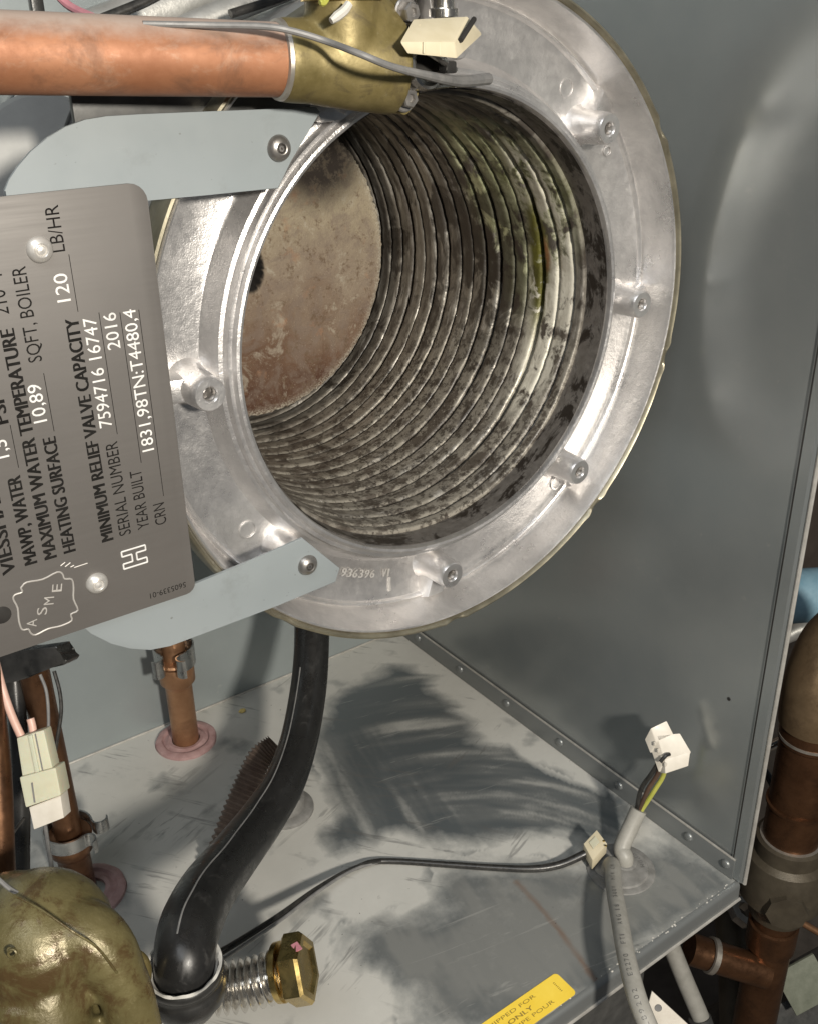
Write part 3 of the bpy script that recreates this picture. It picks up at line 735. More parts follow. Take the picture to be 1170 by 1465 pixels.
bm = B(); a, b2 = atY(266, 833, YT), atY(215, 851, YT)
text(bm, '5605339-01', (a.x, YT, a.z + .2), (-1, 0, 0), (0, 0, -1), a.x - b2.x, 2.3, .01, .05)
part('part_number', bm, 'ink', rp, 0)
bm = B()
for a, b2 in (((99, 364), (112, 446)), ((142, 447), (169, 621)), ((172, 447), (203, 662)), ((199, 443), (236, 709)), ((63, 534), (79, 617)), ((15, 608), (28, 669))):
    a, b2 = atY(*a, YT), atY(*b2, YT); box(bm, (a.x, YT, (a.z + b2.z) / 2), (.22, .06, abs(a.z - b2.z)))
part('ruled_line', bm, 'ink', rp, 0)
bm = B()
line(bm, '1,5', (14, 653), (8, 628), 4.5, .0)
line(bm, '10,89', (68, 602), (59, 548), 4.5, .0)
line(bm, '120', (102, 430), (96, 390), 4.5, .0)
line(bm, '7594716 16747', (161, 609), (138, 453), 4.5, .0)
line(bm, '2016', (173, 498), (167, 446), 4.5, .0)
line(bm, '1831,98TN:T4480,4', (221, 643), (196, 441), 4.5, .0)
part('engraved_lettering', bm, 'engrave', rp, 0)
# outlined H mark
bm = B(); hc = atY(193, 797, YT - .1)
hw, hh, s_ = 3.6, 4.6, 2.1
H2 = [(-hw, -hh), (-hw + s_, -hh), (-hw + s_, -.9), (hw - s_, -.9), (hw - s_, -hh), (hw, -hh), (hw, hh), (hw - s_, hh), (hw - s_, .9), (-hw + s_, .9), (-hw + s_, hh), (-hw, hh)]
pts = [Vector((hc.x - v, YT - .05, hc.z + u)) for u, v in H2]
for i in range(12): tube(bm, [pts[i], pts[(i + 1) % 12]], .33, 6, 1, smooth=False)
part('outlined_mark', bm, 'engrave', rp)
bm = B()
clover = [(120, 235), (150, 207), (240, 190), (320, 150), (350, 160), (362, 187), (402, 190), (412, 235), (412, 300), (436, 362), (397, 385), (402, 420), (340, 450), (270, 466), (200, 500), (172, 488), (160, 468), (125, 470), (107, 420), (100, 350), (76, 300), (86, 276), (125, 262), (119, 240)]
pts = [atY(x / 3.9, 780 + y / 3.9, YT - .05) for x, y in clover]
tube(bm, pts + [pts[0]], .34, 6, 3)
for ch, (x, y) in zip('ASME', ((205, 452), (262, 385), (300, 328), (345, 256))):
    q = atY(x / 3.9, 780 + y / 3.9, YT - .1); text(bm, ch, q, Vector((.25, 0, 1)), Vector((-1, 0, .25)), 3.0, 3.6, .01, .15)
for a, b2 in (((340, 115), (365, 95)), ((365, 120), (395, 97)), ((415, 125), (490, 100)), ((395, 122), (415, 112))):
    tube(bm, [atY(p[0] / 3.9, 780 + p[1] / 3.9, YT - .03) for p in (a, b2)], .22, 5, 1)
part('embossed_stamp', bm, 'emboss', rp)
bm = B(); q = atY(3, 880, YP); lathe(bm, [(0, .15), (3.0, .15), (3.3, .05), (3.3, -.1), (0, -.1)], q, (0, -1, 0), 24); part('plate_hole', bm, 'hole', rp)
def rivet_bm(q, r):
    b = B(); lathe(b, [(0, -.2), (r * 1.02, -.2), (r, .7), (r * .82, 1.7), (r * .55, 2.2), (r * .5, 2.0), (r * .42, 1.6), (r * .36, 1.7), (r * .3, 2.2), (0, 2.4)], q, (0, -1, 0), 28); return b
part('rivet', rivet_bm(atY(57, 357, YP), 4.1), 'rivet', rp); part('rivet', rivet_bm(atY(139, 834, YP), 4.0), 'rivet', rp)
def screw(q):
    b = B(); lathe(b, [(4.5, 0), (4.6, .5), (4.2, 1.4), (3.2, 2.3), (2.1, 2.7), (1.75, 2.6), (1.6, 1.0), (0.01, .9)], q, (0, -1, 0), 32)
    s = part('button_screw', b, 'screw', rp)
    h = B()
    lathe(h, [(1.62, 1.3), (1.1, 2.35), (.45, 2.35), (.4, 1.2)], q, (0, -1, 0), 6); part('drive_socket', h, 'screw', s, 20)
for px, py in ((399, 212), (440, 808)):
    q = atY(px, py, YA - 1.4); screw(q)

# ================================================================== COPPER PIPE + BRASS VALVE (top)
sp = thing('supply_pipe', 'thick copper pipe soldered into a brass elbow across the top left', 'copper pipe', (-300, -310, 470))
p0, p1 = atY(-60, 74, -300), atY(398, 86, -311)
bm = B(); tube(bm, [p0, p1], 11.3, 40, 12, smooth=False); part('pipe', bm, 'cu', sp)
ax = (p1 - p0).normalized()
bm = B()
q0 = p1 - ax * 1.0; q3 = atY(560, 92, -316)
tube(bm, [q0, q0 + ax * 3, atY(440, 88, -312), atY(500, 90, -314), q3], [11.6, 12.9, 13.2, 15.0, 16.5], 36, 8)
u0 = atY(492, 70, -316); u1 = atY(486, -60, -316)
tube(bm, [u0, u1], [12.5, 12.0], 30, 8, smooth=False)
ball(bm, atY(510, 60, -312), 16, 1.1, 1, 1.1)
remeshed('brass_body', bm, 'brass', sp, 1.0)
bm = B(); lathe(bm, [(11.4, -1.2), (12.3, -.8), (12.6, .4), (12.0, 1.4), (11.4, 1.6)], p1 + ax * .2, ax, 40, closed=True); part('solder_ring', bm, 'solder', sp)
bm = B(); tube(bm, [u1.lerp(u0, .42), u1.lerp(u0, .46)], 13.4, 36, 2, smooth=False); part('brass_collar', bm, 'brassnut', sp)
# flange plate with two bolts
fc = atY(578, 82, -321); bm = B(); pts = []
for k in range(40):
    t = 2 * math.pi * k / 40; pts.append(Vector((fc.x + 6.2 * math.cos(t) * (1 + .3 * abs(math.cos(t))), -321, fc.z + 18.5 * math.sin(t))))
prism(bm, pts, (0, 6, 0), .6); part('flange', bm, 'brass', sp)
def bolt(q):
    b = B(); lathe(b, [(4.6, 0), (4.7, .9), (4.2, 1.3), (0.01, 1.35)], q, (0, -1, 0), 28); w_ = part('washer', b, 'screw', sp)
    b = B(); lathe(b, [(3.3, 1.2), (3.3, 4.2), (2.9, 4.8), (1.6, 4.8), (1.3, 3.8), (.01, 3.8)], q, (0, -1, 0), 6); part('hex_bolt', b, 'screw', sp, 20)
for px, py in ((577, 140), (579, 18)): bolt(atY(px, py, -321.2))
bm = B(); sc_ = atY(598, 84, -322); lathe(bm, [(7.0, 0), (7.2, 5), (8.6, 5.6), (9.6, 5.2), (10.2, 3), (10.2, 0)], sc_, (.25, -1, 0), 40, closed=True)
part('socket_rim', bm, 'steel', sp)
bm = B(); lathe(bm, [(0, 1), (7.1, 1), (7.1, 0), (0, 0)], sc_, (.25, -1, 0), 30); part('socket_bore', bm, 'hole', sp)
# paint marks on the valve neck
bm = B(); qs = [atD(x, y, depth(atY(x, y, -330.5))) for x, y in ((500, 5), (493, 15), (482, 24), (474, 30))]
tube(bm, qs, [1.3, 1.5, 1.5, 1.0], 8, 4); part('white_tag', bm, 'seal', sp)
bm = B(); qs = [atY(x, y, -329.5) for x, y in ((468, -8), (462, 2), (458, 4))]; tube(bm, qs, [1.6, 1.6, .8], 8, 4); part('green_tag', bm, 'yg', sp)

# sensor plug
pg = thing('sensor_plug', 'cream plastic plug pushed onto the brass flange above the bore', 'plug', atY(630, 60, -332))
YF = -337
fr = [atY(572, 60, YF), atY(650, 60, YF - 2), atY(653, 84, YF - 2), atY(583, 77, YF)]
bk = [atY(591, 27, YF + 10), atY(668, 23, YF + 8), atY(690, 49, YF + 8), atY(610, 50, YF + 10)]
bm = B(); hull8(bm, fr, bk, .5); part('plug_body', bm, 'cream', pg, 30)
a, b2 = atY(672, 28, YF + 5), atY(657, 58, YF - 1); off = Vector((1.3, -.6, .2))
bm = B(); tube(bm, [a + off, b2 + off * .2], .9, 8, 3); part('plug_slot', bm, 'hole', pg)
bm = B(); q = atY(640, 96, -330); box(bm, q, (4.4, 5, 4), None, .9); part('latch', bm, 'blackplastic', pg)
bm = B(); tube(bm, [atY(607, 70, YF + 3), atY(640, 92, YF + 6), atY(650, 100, YF + 8)], 1.2, 8, 4); part('terminal', bm, 'steel', pg)
for a_, b_ in (((590, 50), (600, 36)), ((606, 60), (606, 76)), ((628, 61), (629, 79))):
    bm = B(); tube(bm, [atY(*a_, YF - (1.2 if a_[0] > 600 else -4)), atY(*b_, YF - (1.2 if a_[0] > 600 else -7))], .35, 6, 1); part('moulding_line', bm, 'cream', pg)
# silver stub behind plug
bm = B(); tube(bm, [atY(632, -40, -306), atY(634, 32, -306)], 4.3, 24, 4, smooth=False)
lathe(bm, [(4.2, 0), (5.4, .5), (5.4, 3), (4.2, 3.5)], atY(634, 26, -306), (0, 0, 1), 24, closed=True)
solo('sensor_stub', bm, 'steel', 'bright steel stub rising behind the cream plug', 'pipe stub')
# grey cable over brass
bm = B(); path = [(205, 34, -312), (300, 36, -318), (380, 38, -326), (425, 46, -330), (470, 60, -334), (515, 77, -345), (560, 95, -346), (610, 108, -338), (655, 116, -322), (697, 113, -304)]
tube(bm, [atY(*p) for p in path], [.9, 1.0, 1.05, 1.05, 1.05, 1.05, 1.1, 1.4, 2.0, 2.3], 10, 6)
solo('sensor_cable', bm, 'dkcable', 'grey cable crossing in front of the brass elbow to the plug', 'cable')
bm = B(); tube(bm, [atY(600, 126, -312), atY(625, 121, -312), atY(650, 119, -310)], [1.6, 1.5, 1.4], 10, 4)
lathe(bm, [(0.01, 0), (1.5, 0), (1.6, 1.5), (1.2, 2.2), (.01, 2.4)], atY(651, 119, -310), (1, -.2, 0), 16)
solo('ignition_lead', bm, 'steel', 'short lead with a bright metal tip below the cream plug', 'lead')

# ---- clutter behind the copper pipe
bm = B(); tube(bm, [atY(135, 52, -215), atY(230, 15, -215), atY(340, -32, -215)], 9.5, 20, 6); solo('silver_hose', bm, 'silverhose', 'fat silver foil hose slanting behind the copper pipe', 'hose')
bm = B(); tube(bm, [atY(225, 60, -235), atY(330, 14, -235), atY(480, -45, -235)], 5.0, 16, 6); solo('foil_tube', bm, 'silverhose', 'thin silver tube slanting just left of the brass elbow', 'tube')
bm = B(); tube(bm, [atY(140, 30, -260), atY(200, 6, -260), atY(235, -12, -260)], 1.8, 12, 5); solo('dark_harness', bm, 'blackwire', 'thin black harness wire lying along the fat silver hose', 'wire')
bm = B(); tube(bm, [atY(330, 20, -255), atY(400, -2, -255), atY(440, -16, -255)], 1.6, 12, 5); solo('dark_harness', bm, 'blackwire', 'thin black wire along the silver tube close to the brass elbow', 'wire')
bm = B(); tube(bm, [atY(60, -40, -262), atY(95, 5, -268), atY(140, 28, -285), atY(175, 48, -296)], 1.4, 10, 6); solo('red_wire', bm, 'redwire', 'dusty red wire passing behind the copper pipe', 'wire')
bm = B(); box(bm, atY(52, 5, -180), (5, 5, 70), None, .8); solo('black_strut', bm, 'blackplastic', 'black upright strut behind the left end of the copper pipe', 'strut')
bm = B(); lathe(bm, [(0.01, 0), (24, 0), (26, -2), (27, -6), (27, -40), (0.01, -40)], atY(72, 232, -225), (-.25, -1, .35), 40, fn=None); solo('grey_housing', bm, 'greyplastic', 'round grey plastic housing tucked behind the rating plate bracket', 'housing')
bm = B()
tube(bm, [atY(150, 90, -235), atY(118, 150, -235), atY(100, 195, -235)], 3.0, 12, 4); solo('harness_tube', bm, 'blackwire', 'left of two short black tubes showing below the copper pipe', 'tube', 'black tubes below the copper pipe')
bm = B(); tube(bm, [atY(195, 90, -235), atY(163, 150, -235), atY(145, 190, -235)], 3.0, 12, 4); solo('harness_tube', bm, 'blackwire', 'right of two short black tubes showing below the copper pipe', 'tube', 'black tubes below the copper pipe')
bm = B(); box(bm, atY(292, 146, -286), (92, 3, 16), None, .6); solo('gap_shade', bm, 'darkmetal', 'dark strip added as shade in the gap between the copper pipe and grey bracket arm', 'bracket')  # added dark strip, stands in for the shade below the pipe
bm = B()
q = atY(472, 160, -288); hull8(bm, [atY(450, 152, -291), atY(466, 145, -291), atY(480, 160, -291), atY(500, 163, -291), atY(490, 172, -291), atY(462, 176, -291)], [p + Vector((0, 10, 0)) for p in [atY(450, 152, -291), atY(466, 145, -291), atY(480, 160, -291), atY(500, 163, -291), atY(490, 172, -291), atY(462, 176, -291)]], .6)
part('casting_lug', bm, 'alu', hx)

# ================================================================== PIPE STUBS THROUGH THE BOTTOM PANEL
SCALED['cabinet'] = True
def zat(px, py, x, y):
    d = ray(px, py); k = ((x - CAM.x) * d.x + (y - CAM.y) * d.y) / (d.x ** 2 + d.y ** 2); return CAM.z + d.z * k
def clip_bm(c, r, a0, a1, h, ref):
    b = B(); lathe(b, [(r, -h), (r + 1.1, -h), (r + 1.1, h), (r, h)], c, (0, 0, 1), 30, a0, a1, closed=True, ref=ref)
    for a, s in ((a0, -1), (a1, 1)):
        t = math.radians(a); u = Vector(ref); v = Vector((0, 0, 1)).cross(u)
        dirv = u * math.cos(t) + v * math.sin(t); tan = (-u * math.sin(t) + v * math.cos(t)) * s
        base = Vector(c) + dirv * (r + .5)
        pts = [base, base + tan * 3 + dirv * 1.5, base + tan * 4 + dirv * 5, base + tan * 2 + dirv * 8.5, base + tan * -1 + dirv * 9]
        P = smoothpts(pts, 5)
        for k in range(len(P) - 1):
            p, q = P[k], P[k + 1]; n = (q - p).cross(Vector((0, 0, 1))).normalized() * .5; z = Vector((0, 0, h * .95))
            hull8(b, [p - z - n, p + z - n, p + z + n, p - z + n], [q - z - n, q + z - n, q + z + n, q - z + n])
    return b
def stub(x, y, zs, mat, label, camdir):
    t = thing('copper_stub', label, 'copper pipe', (x, y, 0), 'copper stubs through the bottom panel')
    z1, z2, z3, z4 = zs
    b = B(); lathe(b, [(0.01, -6), (9.8, -6), (9.8, z1), (10.4, z1 + 2), (12.8, z1 + 5), (13.0, z2 - 3), (12.4, z2), (8.4, z2 + .5), (8.2, z2 + 4), (8.2, z4), (0.01, z4)], (x, y, 0), (0, 0, 1), 36); part('pipe', b, mat, t, 40)
    b = B(); lathe(b, [(8.2, z2 + 1), (12.6, z2 + 1.2), (13.6, z2 + 2.6), (12.6, z2 + 4), (8.2, z2 + 4.2)], (x, y, 0), (0, 0, 1), 36, closed=True); part('pipe_bead', b, mat, t, 50)
    part('spring_clip', clip_bm((x, y, (z2 + z3) / 2), 13.8, 28, 332, max(4.0, (z3 - z2) / 2), camdir), 'clip', t)
    return t
def grommet(x, y, label):
    b = B(); lathe(b, [(10.2, 0), (10.4, 2.2), (13, 2.6), (15.5, 1.2), (16.5, 1.3), (17.8, 3.0), (20.5, 3.2), (22.6, 2.0), (23, 0)], (x, y, .05), (0, 0, 1), 48, closed=True)
    for v in b.verts: v.co += Vector((noise.noise(v.co * .12), noise.noise(v.co * .13 + Vector((9, 0, 0))), 0)) * .6
    return solo('rubber_grommet', b, 'pink', label, 'grommet', 'pink grommets round the copper stubs')
q = atZ(267, 1060); mx, my = q.x, q.y
stub(mx, my, (zat(258, 980, mx, my), zat(254, 948, mx, my), zat(254, 922, mx, my), 190), 'cu2', 'copper stub with spring clip rising from the bottom panel behind the black hose', (-.55, -.83, 0))
grommet(mx, my, 'pink rubber grommet sealing the copper stub near the back panel')
q = atZ(118, 1283); lx, ly = q.x, q.y
stub(lx, ly, (zat(95, 1225, lx, ly), zat(88, 1203, lx, ly), zat(84, 1186, lx, ly), zat(40, 940, lx, ly)), 'cu3', 'dark copper stub passing behind the white wire connector', (.75, -.65, 0))
q = atZ(128, 1277); grommet(q.x, q.y, 'pink rubber grommet half hidden behind the olive brass valve')
bm = B(); tube(bm, [atD(-22, 940, 470), atD(-4, 1100, 470), atD(2, 1240, 470), atD(12, 1400, 470)], 6.5, 20, 4); solo('edge_pipe', bm, 'cu3', 'dull copper pipe at the extreme left edge above the olive valve', 'pipe')
bm = B(); tube(bm, [atD(20, 960, 560), atD(30, 1100, 560), atD(30, 1260, 560)], 5.0, 16, 4); solo('black_conduit', bm, 'blackplastic', 'black conduit standing behind the white connector at left', 'conduit')

# black clamp under the plate
bm = B(); pts = [(-20, 960), (-10, 930), (40, 930), (82, 924), (84, 937), (97, 945), (92, 952), (60, 958), (42, 970), (20, 976), (-10, 980)]
prism(bm, [atD(x, y, 540) for x, y in pts], ROT @ Vector((0, 22, 0)), 1.2); solo('black_clamp', bm, 'blackplastic', 'shiny black plastic clamp just below the lower edge of the rating plate', 'clamp')

# white in-line connector
wc = thing('wire_connector', 'white two part in-line connector with pink wires hanging at left', 'connector', atD(60, 1110, 470))
fwd = ROT @ Vector((0, 1, 0)); dd_ = 470
def quad(px, dp): return [atD(x, y, dp) for x, y in px]
def slab(name, px, dp, th, mat, bev=.5):
    bm = B(); prism(bm, quad(px, dp), fwd * th, bev); return part(name, bm, mat, wc, 30)
slab('upper_housing', [(24, 1056), (63, 1044), (77, 1104), (33, 1116)], 468, 10, 'nylon', .8)
slab('lower_housing', [(28, 1112), (80, 1098), (88, 1138), (37, 1156)], 466, 13, 'nylon', .9)
slab('plug_end', [(42, 1155), (87, 1138), (92, 1170), (49, 1187)], 468, 10, 'white', .4)
slab('moulded_rib', [(40, 1053), (46, 1051), (57, 1106), (51, 1108)], 467, 3, 'nylon', .4)
for px, dp in (([(50, 1050), (51.5, 1049.6), (63, 1106), (61.5, 1106.4)], 467.6), ([(45, 1120), (47, 1119.5), (51, 1148), (49, 1148.6)], 465.6)):
    slab('housing_slot', px, dp, .5, 'dkcable', 0)
bm = B(); tube(bm, quad([(-8, 938), (4, 985), (18, 1025), (34, 1060)], 472), 1.9, 12, 5); part('wire', bm, 'pinkwire', wc, label='pink wire')
bm = B(); tube(bm, quad([(44, 1028), (47, 1040), (50, 1060)], 474), 1.8, 12, 5); part('wire', bm, 'pinkwire', wc, label='pink wire')
bm = B(); tube(bm, quad([(78, 960), (86, 990), (88, 1020), (82, 1060), (75, 1098)], 490), .95, 8, 6); solo('thin_wire', bm, 'blackwire', 'thin dark wire curving right of the white connector', 'wire')
bm = B(); tube(bm, quad([(58, 965), (67, 990), (70, 1030), (68, 1080)], 500), .8, 8, 6); solo('thin_wire', bm, 'dkcable', 'thin grey wire just above the white connector', 'wire')
bm = B(); tube(bm, [atD(65, 1180, 470), atD(70, 1215, 452), atD(74, 1245, 430), atD(64, 1272, 415), atD(45, 1282, 408), atD(20, 1275, 404), atD(-5, 1255, 402)], .95, 8, 6); solo('looped_wire', bm, 'dkcable', 'thin grey wire looping over the top of the olive valve', 'wire')
bm = B(); tube(bm, [atD(35, 1170, 480), atD(18, 1195, 480), atD(0, 1240, 470), atD(-10, 1270, 460)], .8, 8, 6); solo('looped_wire', bm, 'blackwire', 'thin black wire dropping from behind the white connector', 'wire')

# ================================================================== OLIVE BRASS VALVE bottom left
vb = thing('brass_valve', 'large olive brass valve body with rounded shoulders in the bottom left corner', 'valve', atD(80, 1420, 430))
bm = B(); dv = 418; upv = ROT @ Vector((0, 0, 1)); rtv = ROT @ Vector((1, 0, 0))
def px2(r, d): return r * d / FPX
ball(bm, atD(60, 1350, dv), px2(105, dv), 1.0, 1.0, 1.0)
ball(bm, atD(20, 1340, dv + 5), px2(92, dv))
tube(bm, [atD(70, 1330, dv - 6), atD(135, 1350, dv - 8), atD(172, 1400, dv - 6), atD(195, 1470, dv), atD(205, 1540, dv)], [px2(62, dv), px2(50, dv), px2(38, dv), px2(36, dv), px2(36, dv)], 24, 8)
tube(bm, [atD(60, 1380, dv - 8), atD(66, 1440, dv - 12), atD(70, 1540, dv - 12)], [px2(62, dv), px2(60, dv), px2(66, dv)], 24, 6)
ball(bm, atD(108, 1460, dv + 8), px2(66, dv)); tube(bm, [atD(110, 1440, dv + 4), atD(118, 1560, dv + 4)], px2(60, dv), 20, 4)
lathe(bm, [(px2(70, dv), 0), (px2(96, dv), 1), (px2(98, dv), 4), (px2(94, dv), 7), (px2(70, dv), 8)], atD(58, 1424, dv - 2), upv, 40, closed=True)
tube(bm, [atD(-10, 1400, dv - 12), atD(0, 1540, dv - 12)], [px2(45, dv), px2(50, dv)], 20, 6)
o = remeshed('valve_body', bm, 'brass2', vb, 1.1)
bm = B(); tube(bm, [atD(x, y, dv - k) for x, y, k in ((22, 1282, 24), (60, 1302, 29), (100, 1330, 31), (140, 1356, 26), (168, 1392, 18))], .5, 8, 5); part('casting_seam', bm, 'brass2', vb)
bm = B(); q = atD(18, 1364, dv - 33); lathe(bm, [(1.1, 0), (1.6, .8), (2.0, .5), (2.1, -.5)], q, -fwd, 16); part('cast_mark', bm, 'brass2', vb)
bm = B(); ball(bm, atD(194, 1392, 447), px2(24, 447), 1.0, .7, 1.75); solo('olive_knob', bm, 'brass', 'flattened olive tab standing between the brass valve and black hose end', 'tab')

# ================================================================== BLACK HOSE
bh = thing('black_hose', 'thick black rubber hose curving down from the heat exchanger to its collar', 'hose', atD(265, 1420, 455))
hp_ = [(447, 850, 690, 25), (446, 930, 672, 25), (441, 990, 660, 26), (428, 1060, 640, 27), (407, 1120, 615, 29.5), (375, 1172, 590, 32.5), (335, 1225, 552, 36.5), (299, 1272, 512, 41.5), (277, 1314, 482, 44.5), (267, 1348, 466, 44.5)]
upv = ROT @ Vector((0, 0, 1)); e0 = atD(263, 1383, 458); axd = (upv * -.88 + fwd * .47).normalized()
HP = [(atD(x, y, d), r * d / FPX) for x, y, d, r in hp_] + [(e0 + axd * 1 + fwd * 1.5, 43 * 460 / FPX), (e0 + axd * 14 + fwd * 2, 43 * 460 / FPX)]
bm = B(); tube(bm, [p for p, r in HP], [r for p, r in HP], 40, 8); part('hose', bm, 'rubber', bh)
# raised moulding seam
sm_ = [(444, 985, 638, 0), (432, 1040, 622, 0), (405, 1115, 592, 0), (365, 1180, 560, 0), (325, 1230, 530, 0), (290, 1268, 502, 0)]
P = smoothpts([p for p, r in HP], 8); F = frames(P)
bm = B(); sp_ = []
n = len(P); rr = [r for p, r in HP]
for i in range(12, n - 14):
    u = i / (n - 1) * (len(HP) - 1); k = min(int(u), len(HP) - 2); r = rr[k] + (rr[k + 1] - rr[k]) * (u - k)
    tocam = (CAM - P[i]).normalized(); t = F[i][0]; tocam = (tocam - t * tocam.dot(t)).normalized(); sidev = t.cross(tocam)
    if sidev.dot(rtv) > 0: sidev = -sidev
    a = math.radians(28 + 10 * math.sin(i * .06)); sp_.append(P[i] + (tocam * math.cos(a) + sidev * math.sin(a)) * (r - .12))
tube(bm, sp_[::2], .5, 6, 2); part('moulding_seam', bm, 'dkcable', bh)
R0 = 57 * 458 / FPX
bm = B(); lathe(bm, [(R0 - 3.2, 1.5), (R0 - 2.6, -.6), (R0 - 1.0, -1.2), (R0 - .1, -.4), (R0 + .1, 2.0), (R0 - .8, 4.0), (R0 - 1.2, 6), (R0 - .6, 7.4), (R0 + .2, 8.4), (R0 + .4, 14), (R0 + .1, 16.5), (R0 - .9, 18.2), (R0 - 2.5, 19), (R0 - 2.8, 21), (R0 - 5, 26), (R0 - 9, 28), (0.01, 28), (0.01, 6), (R0 - 3.4, 5)], e0, axd, 56)
part('hose_collar', bm, 'blackplastic', bh, 50)
bm = B(); lathe(bm, [(R0 - 4.2, 2.6), (R0 - 3.2, .2), (R0 - 1.7, -1.5), (R0 - .5, -1.4), (R0 - 1.2, -.2), (R0 - 3.0, 3.0)], e0, axd, 72, closed=True, fn=lambda r, h, a: (r, h + .8 * noise.noise(Vector((a * .06, r, 0)))))
part('collar_seal', bm, 'seal', bh, 50)
# brown corrugated hose and its floor collar
bm = B(); cp = [(306, 1250, 640), (330, 1185, 652), (352, 1130, 662), (372, 1086, 668), (394, 1064, 672)]
tube(bm, [atD(*p) for p in cp], [8.6, 8.8, 8.8, 8.4, 6.5], 24, 42, rfun=lambda r, i, n: r + .85 * math.cos(i * 2 * math.pi / 6))
solo('corrugated_hose', bm, 'brownhose', 'dark brown corrugated hose half hidden behind the black hose', 'hose')
q = atZ(408, 1158); bm = B(); lathe(bm, [(10, 0), (10, 10), (12, 12), (14, 10.5), (14.3, 4), (18.5, 3.4), (20, 2.2), (20, 0)], (q.x, q.y, .05), (0, 0, 1), 40, closed=True)
solo('floor_collar', bm, 'greyrub', 'grey collar ring on the bottom panel showing right of the black hose', 'collar')

# ================================================================== STEEL FLEX LINE + BRASS NUT
fl = thing('gas_flex_line', 'bright corrugated steel tube with a brass hex nut beside the black hose end', 'gas line', atZ(370, 1440))
g0, g1, g2 = atD(300, 1416, 500), atD(350, 1402, 500), atD(418, 1388, 500)
bm = B(); N_ = 132; gp = [g0.lerp(g2, i / N_) + Vector((0, 0, -2.5 * math.sin(i / N_ * math.pi))) for i in range(N_ + 1)]
tube(bm, gp, 10.8, 32, 1, smooth=False, rfun=lambda r, i, n: r + 2.0 * math.cos(i * 2 * math.pi / 13.2)); part('corrugated_tube', bm, 'steel', fl, 60)
gx = (g2 - g0).normalized(); gx = (gx + fwd * -.15).normalized()
bm = B(); lathe(bm, [(11, -2), (15.5, -1.0), (17.6, .6), (17.6, 8.5), (16.2, 10.2), (13.0, 10.4), (11, 9), (0.01, 8.5)], g2 - gx * 1.5, gx, 6, a0=12, a1=372); part('hex_nut', bm, 'brassnut', fl, 25)
bm = B(); lathe(bm, [(9.5, -5), (14.2, -4.6), (14.4, -1.6), (9.5, -1)], g2 - gx * 3, gx, 40, closed=True); part('nut_shoulder', bm, 'brassnut', fl)
bm = B(); box(bm, g2 + gx * 3.5 + Vector((-.0, 0, 15.3)), (3.5, 5, .6)); part('paint_dab', bm, 'redwire', fl, 0)

# ================================================================== THIN BLACK CABLE ALONG THE FLOOR
pc = [(306, 1372, 45), (345, 1348, 34), (400, 1312, 22), (455, 1272, 12), (505, 1243, 6), (545, 1232, 3), (640, 1237, 2.6), (700, 1241, 2.6), (760, 1243, 3), (800, 1237, 4), (835, 1222, 9), (850, 1212, 12)]
bc = thing('plug_lead', 'thin black sleeved wires lying across the bottom panel to a cream plug', 'cable', atZ(640, 1237))
bm = B(); tube(bm, [atZ(*p) for p in pc[4:]], [1.6, 1.9, 2.0, 2.1, 2.3, 2.5, 2.6, 2.2], 12, 6); part('sleeve', bm, 'blackwire', bc)
for k, (dx, dy, mt) in enumerate(((0, 0, 'blackwire'), (3, 5, 'dkcable'), (-2, -4, 'blackwire'))):
    bm = B(); tube(bm, [atZ(x + dx * (1 - i / 5) * 1.5, y + dy * (1 - i / 5) * 1.3, z + k * .4) for i, (x, y, z) in enumerate(pc[:6])], 1.0, 8, 6); part('wire', bm, mt, bc)
bm = B(); zt_ = 16; fr = [atZ(834, 1207, zt_), atZ(853, 1187, zt_ + 3), atZ(868, 1207, zt_), atZ(847, 1231, zt_ - 3)]
prism(bm, fr, (0, 0, -8), .5); part('plug_body', bm, 'cream', bc, 30)
bm = B(); prism(bm, [atZ(842, 1206, zt_ + .6), atZ(851, 1197, zt_ + 2.0), atZ(857, 1205, zt_ + 1.0), atZ(848, 1215, zt_ - .5)], (0, 0, .35)); part('moulded_window', bm, 'nylon', bc, 30)
bm = B()
for px, py in ((858, 1197), (863, 1203), (866, 1210), (848, 1202)): ball(bm, atZ(px, py, zt_ + .8), .9, 1, 1, .6, None, 8, 5)
part('contact', bm, 'brassnut', bc)

# ================================================================== CABLE GROMMET AND CABLES
gq = atZ(887, 1243); gx_, gy_ = gq.x, gq.y
gt = thing('cable_grommet', 'flat grey rubber grommet in the bottom panel with two cable holes', 'grommet', (gx_, gy_, 0))
bm = B(); lathe(bm, [(0.01, 2.6), (15, 2.6), (17, 2.2), (17.6, 1.0), (20.5, .9), (21.5, .5), (21.8, 0)], (gx_, gy_, .05), (0, 0, 1), 48); part('disc', bm, 'greyrub', gt)
h1, h2 = atZ(893, 1233, 2.7), atZ(867, 1243, 2.7)
for h in (h1, h2):
    bm = B(); lathe(bm, [(5.0, 0), (5.2, .5), (7.0, .5), (7.6, .1), (7.6, -.4)], (h.x, h.y, 2.8), (0, 0, 1), 28); part('cable_hole', bm, 'greyrub', gt)
bm = B()
for i, ch in enumerate('EPDM'):
    t = math.radians(10 - i * 14); rd_ = Vector((math.cos(t), math.sin(t), 0)); tg = Vector((math.sin(t), -math.cos(t), 0))
    text(bm, ch, Vector((gx_, gy_, 2.75)) + rd_ * 12.2, tg, rd_, 2.4, 2.6, .02, .03)
part('lettering', bm, 'cableprint', gt, 0)
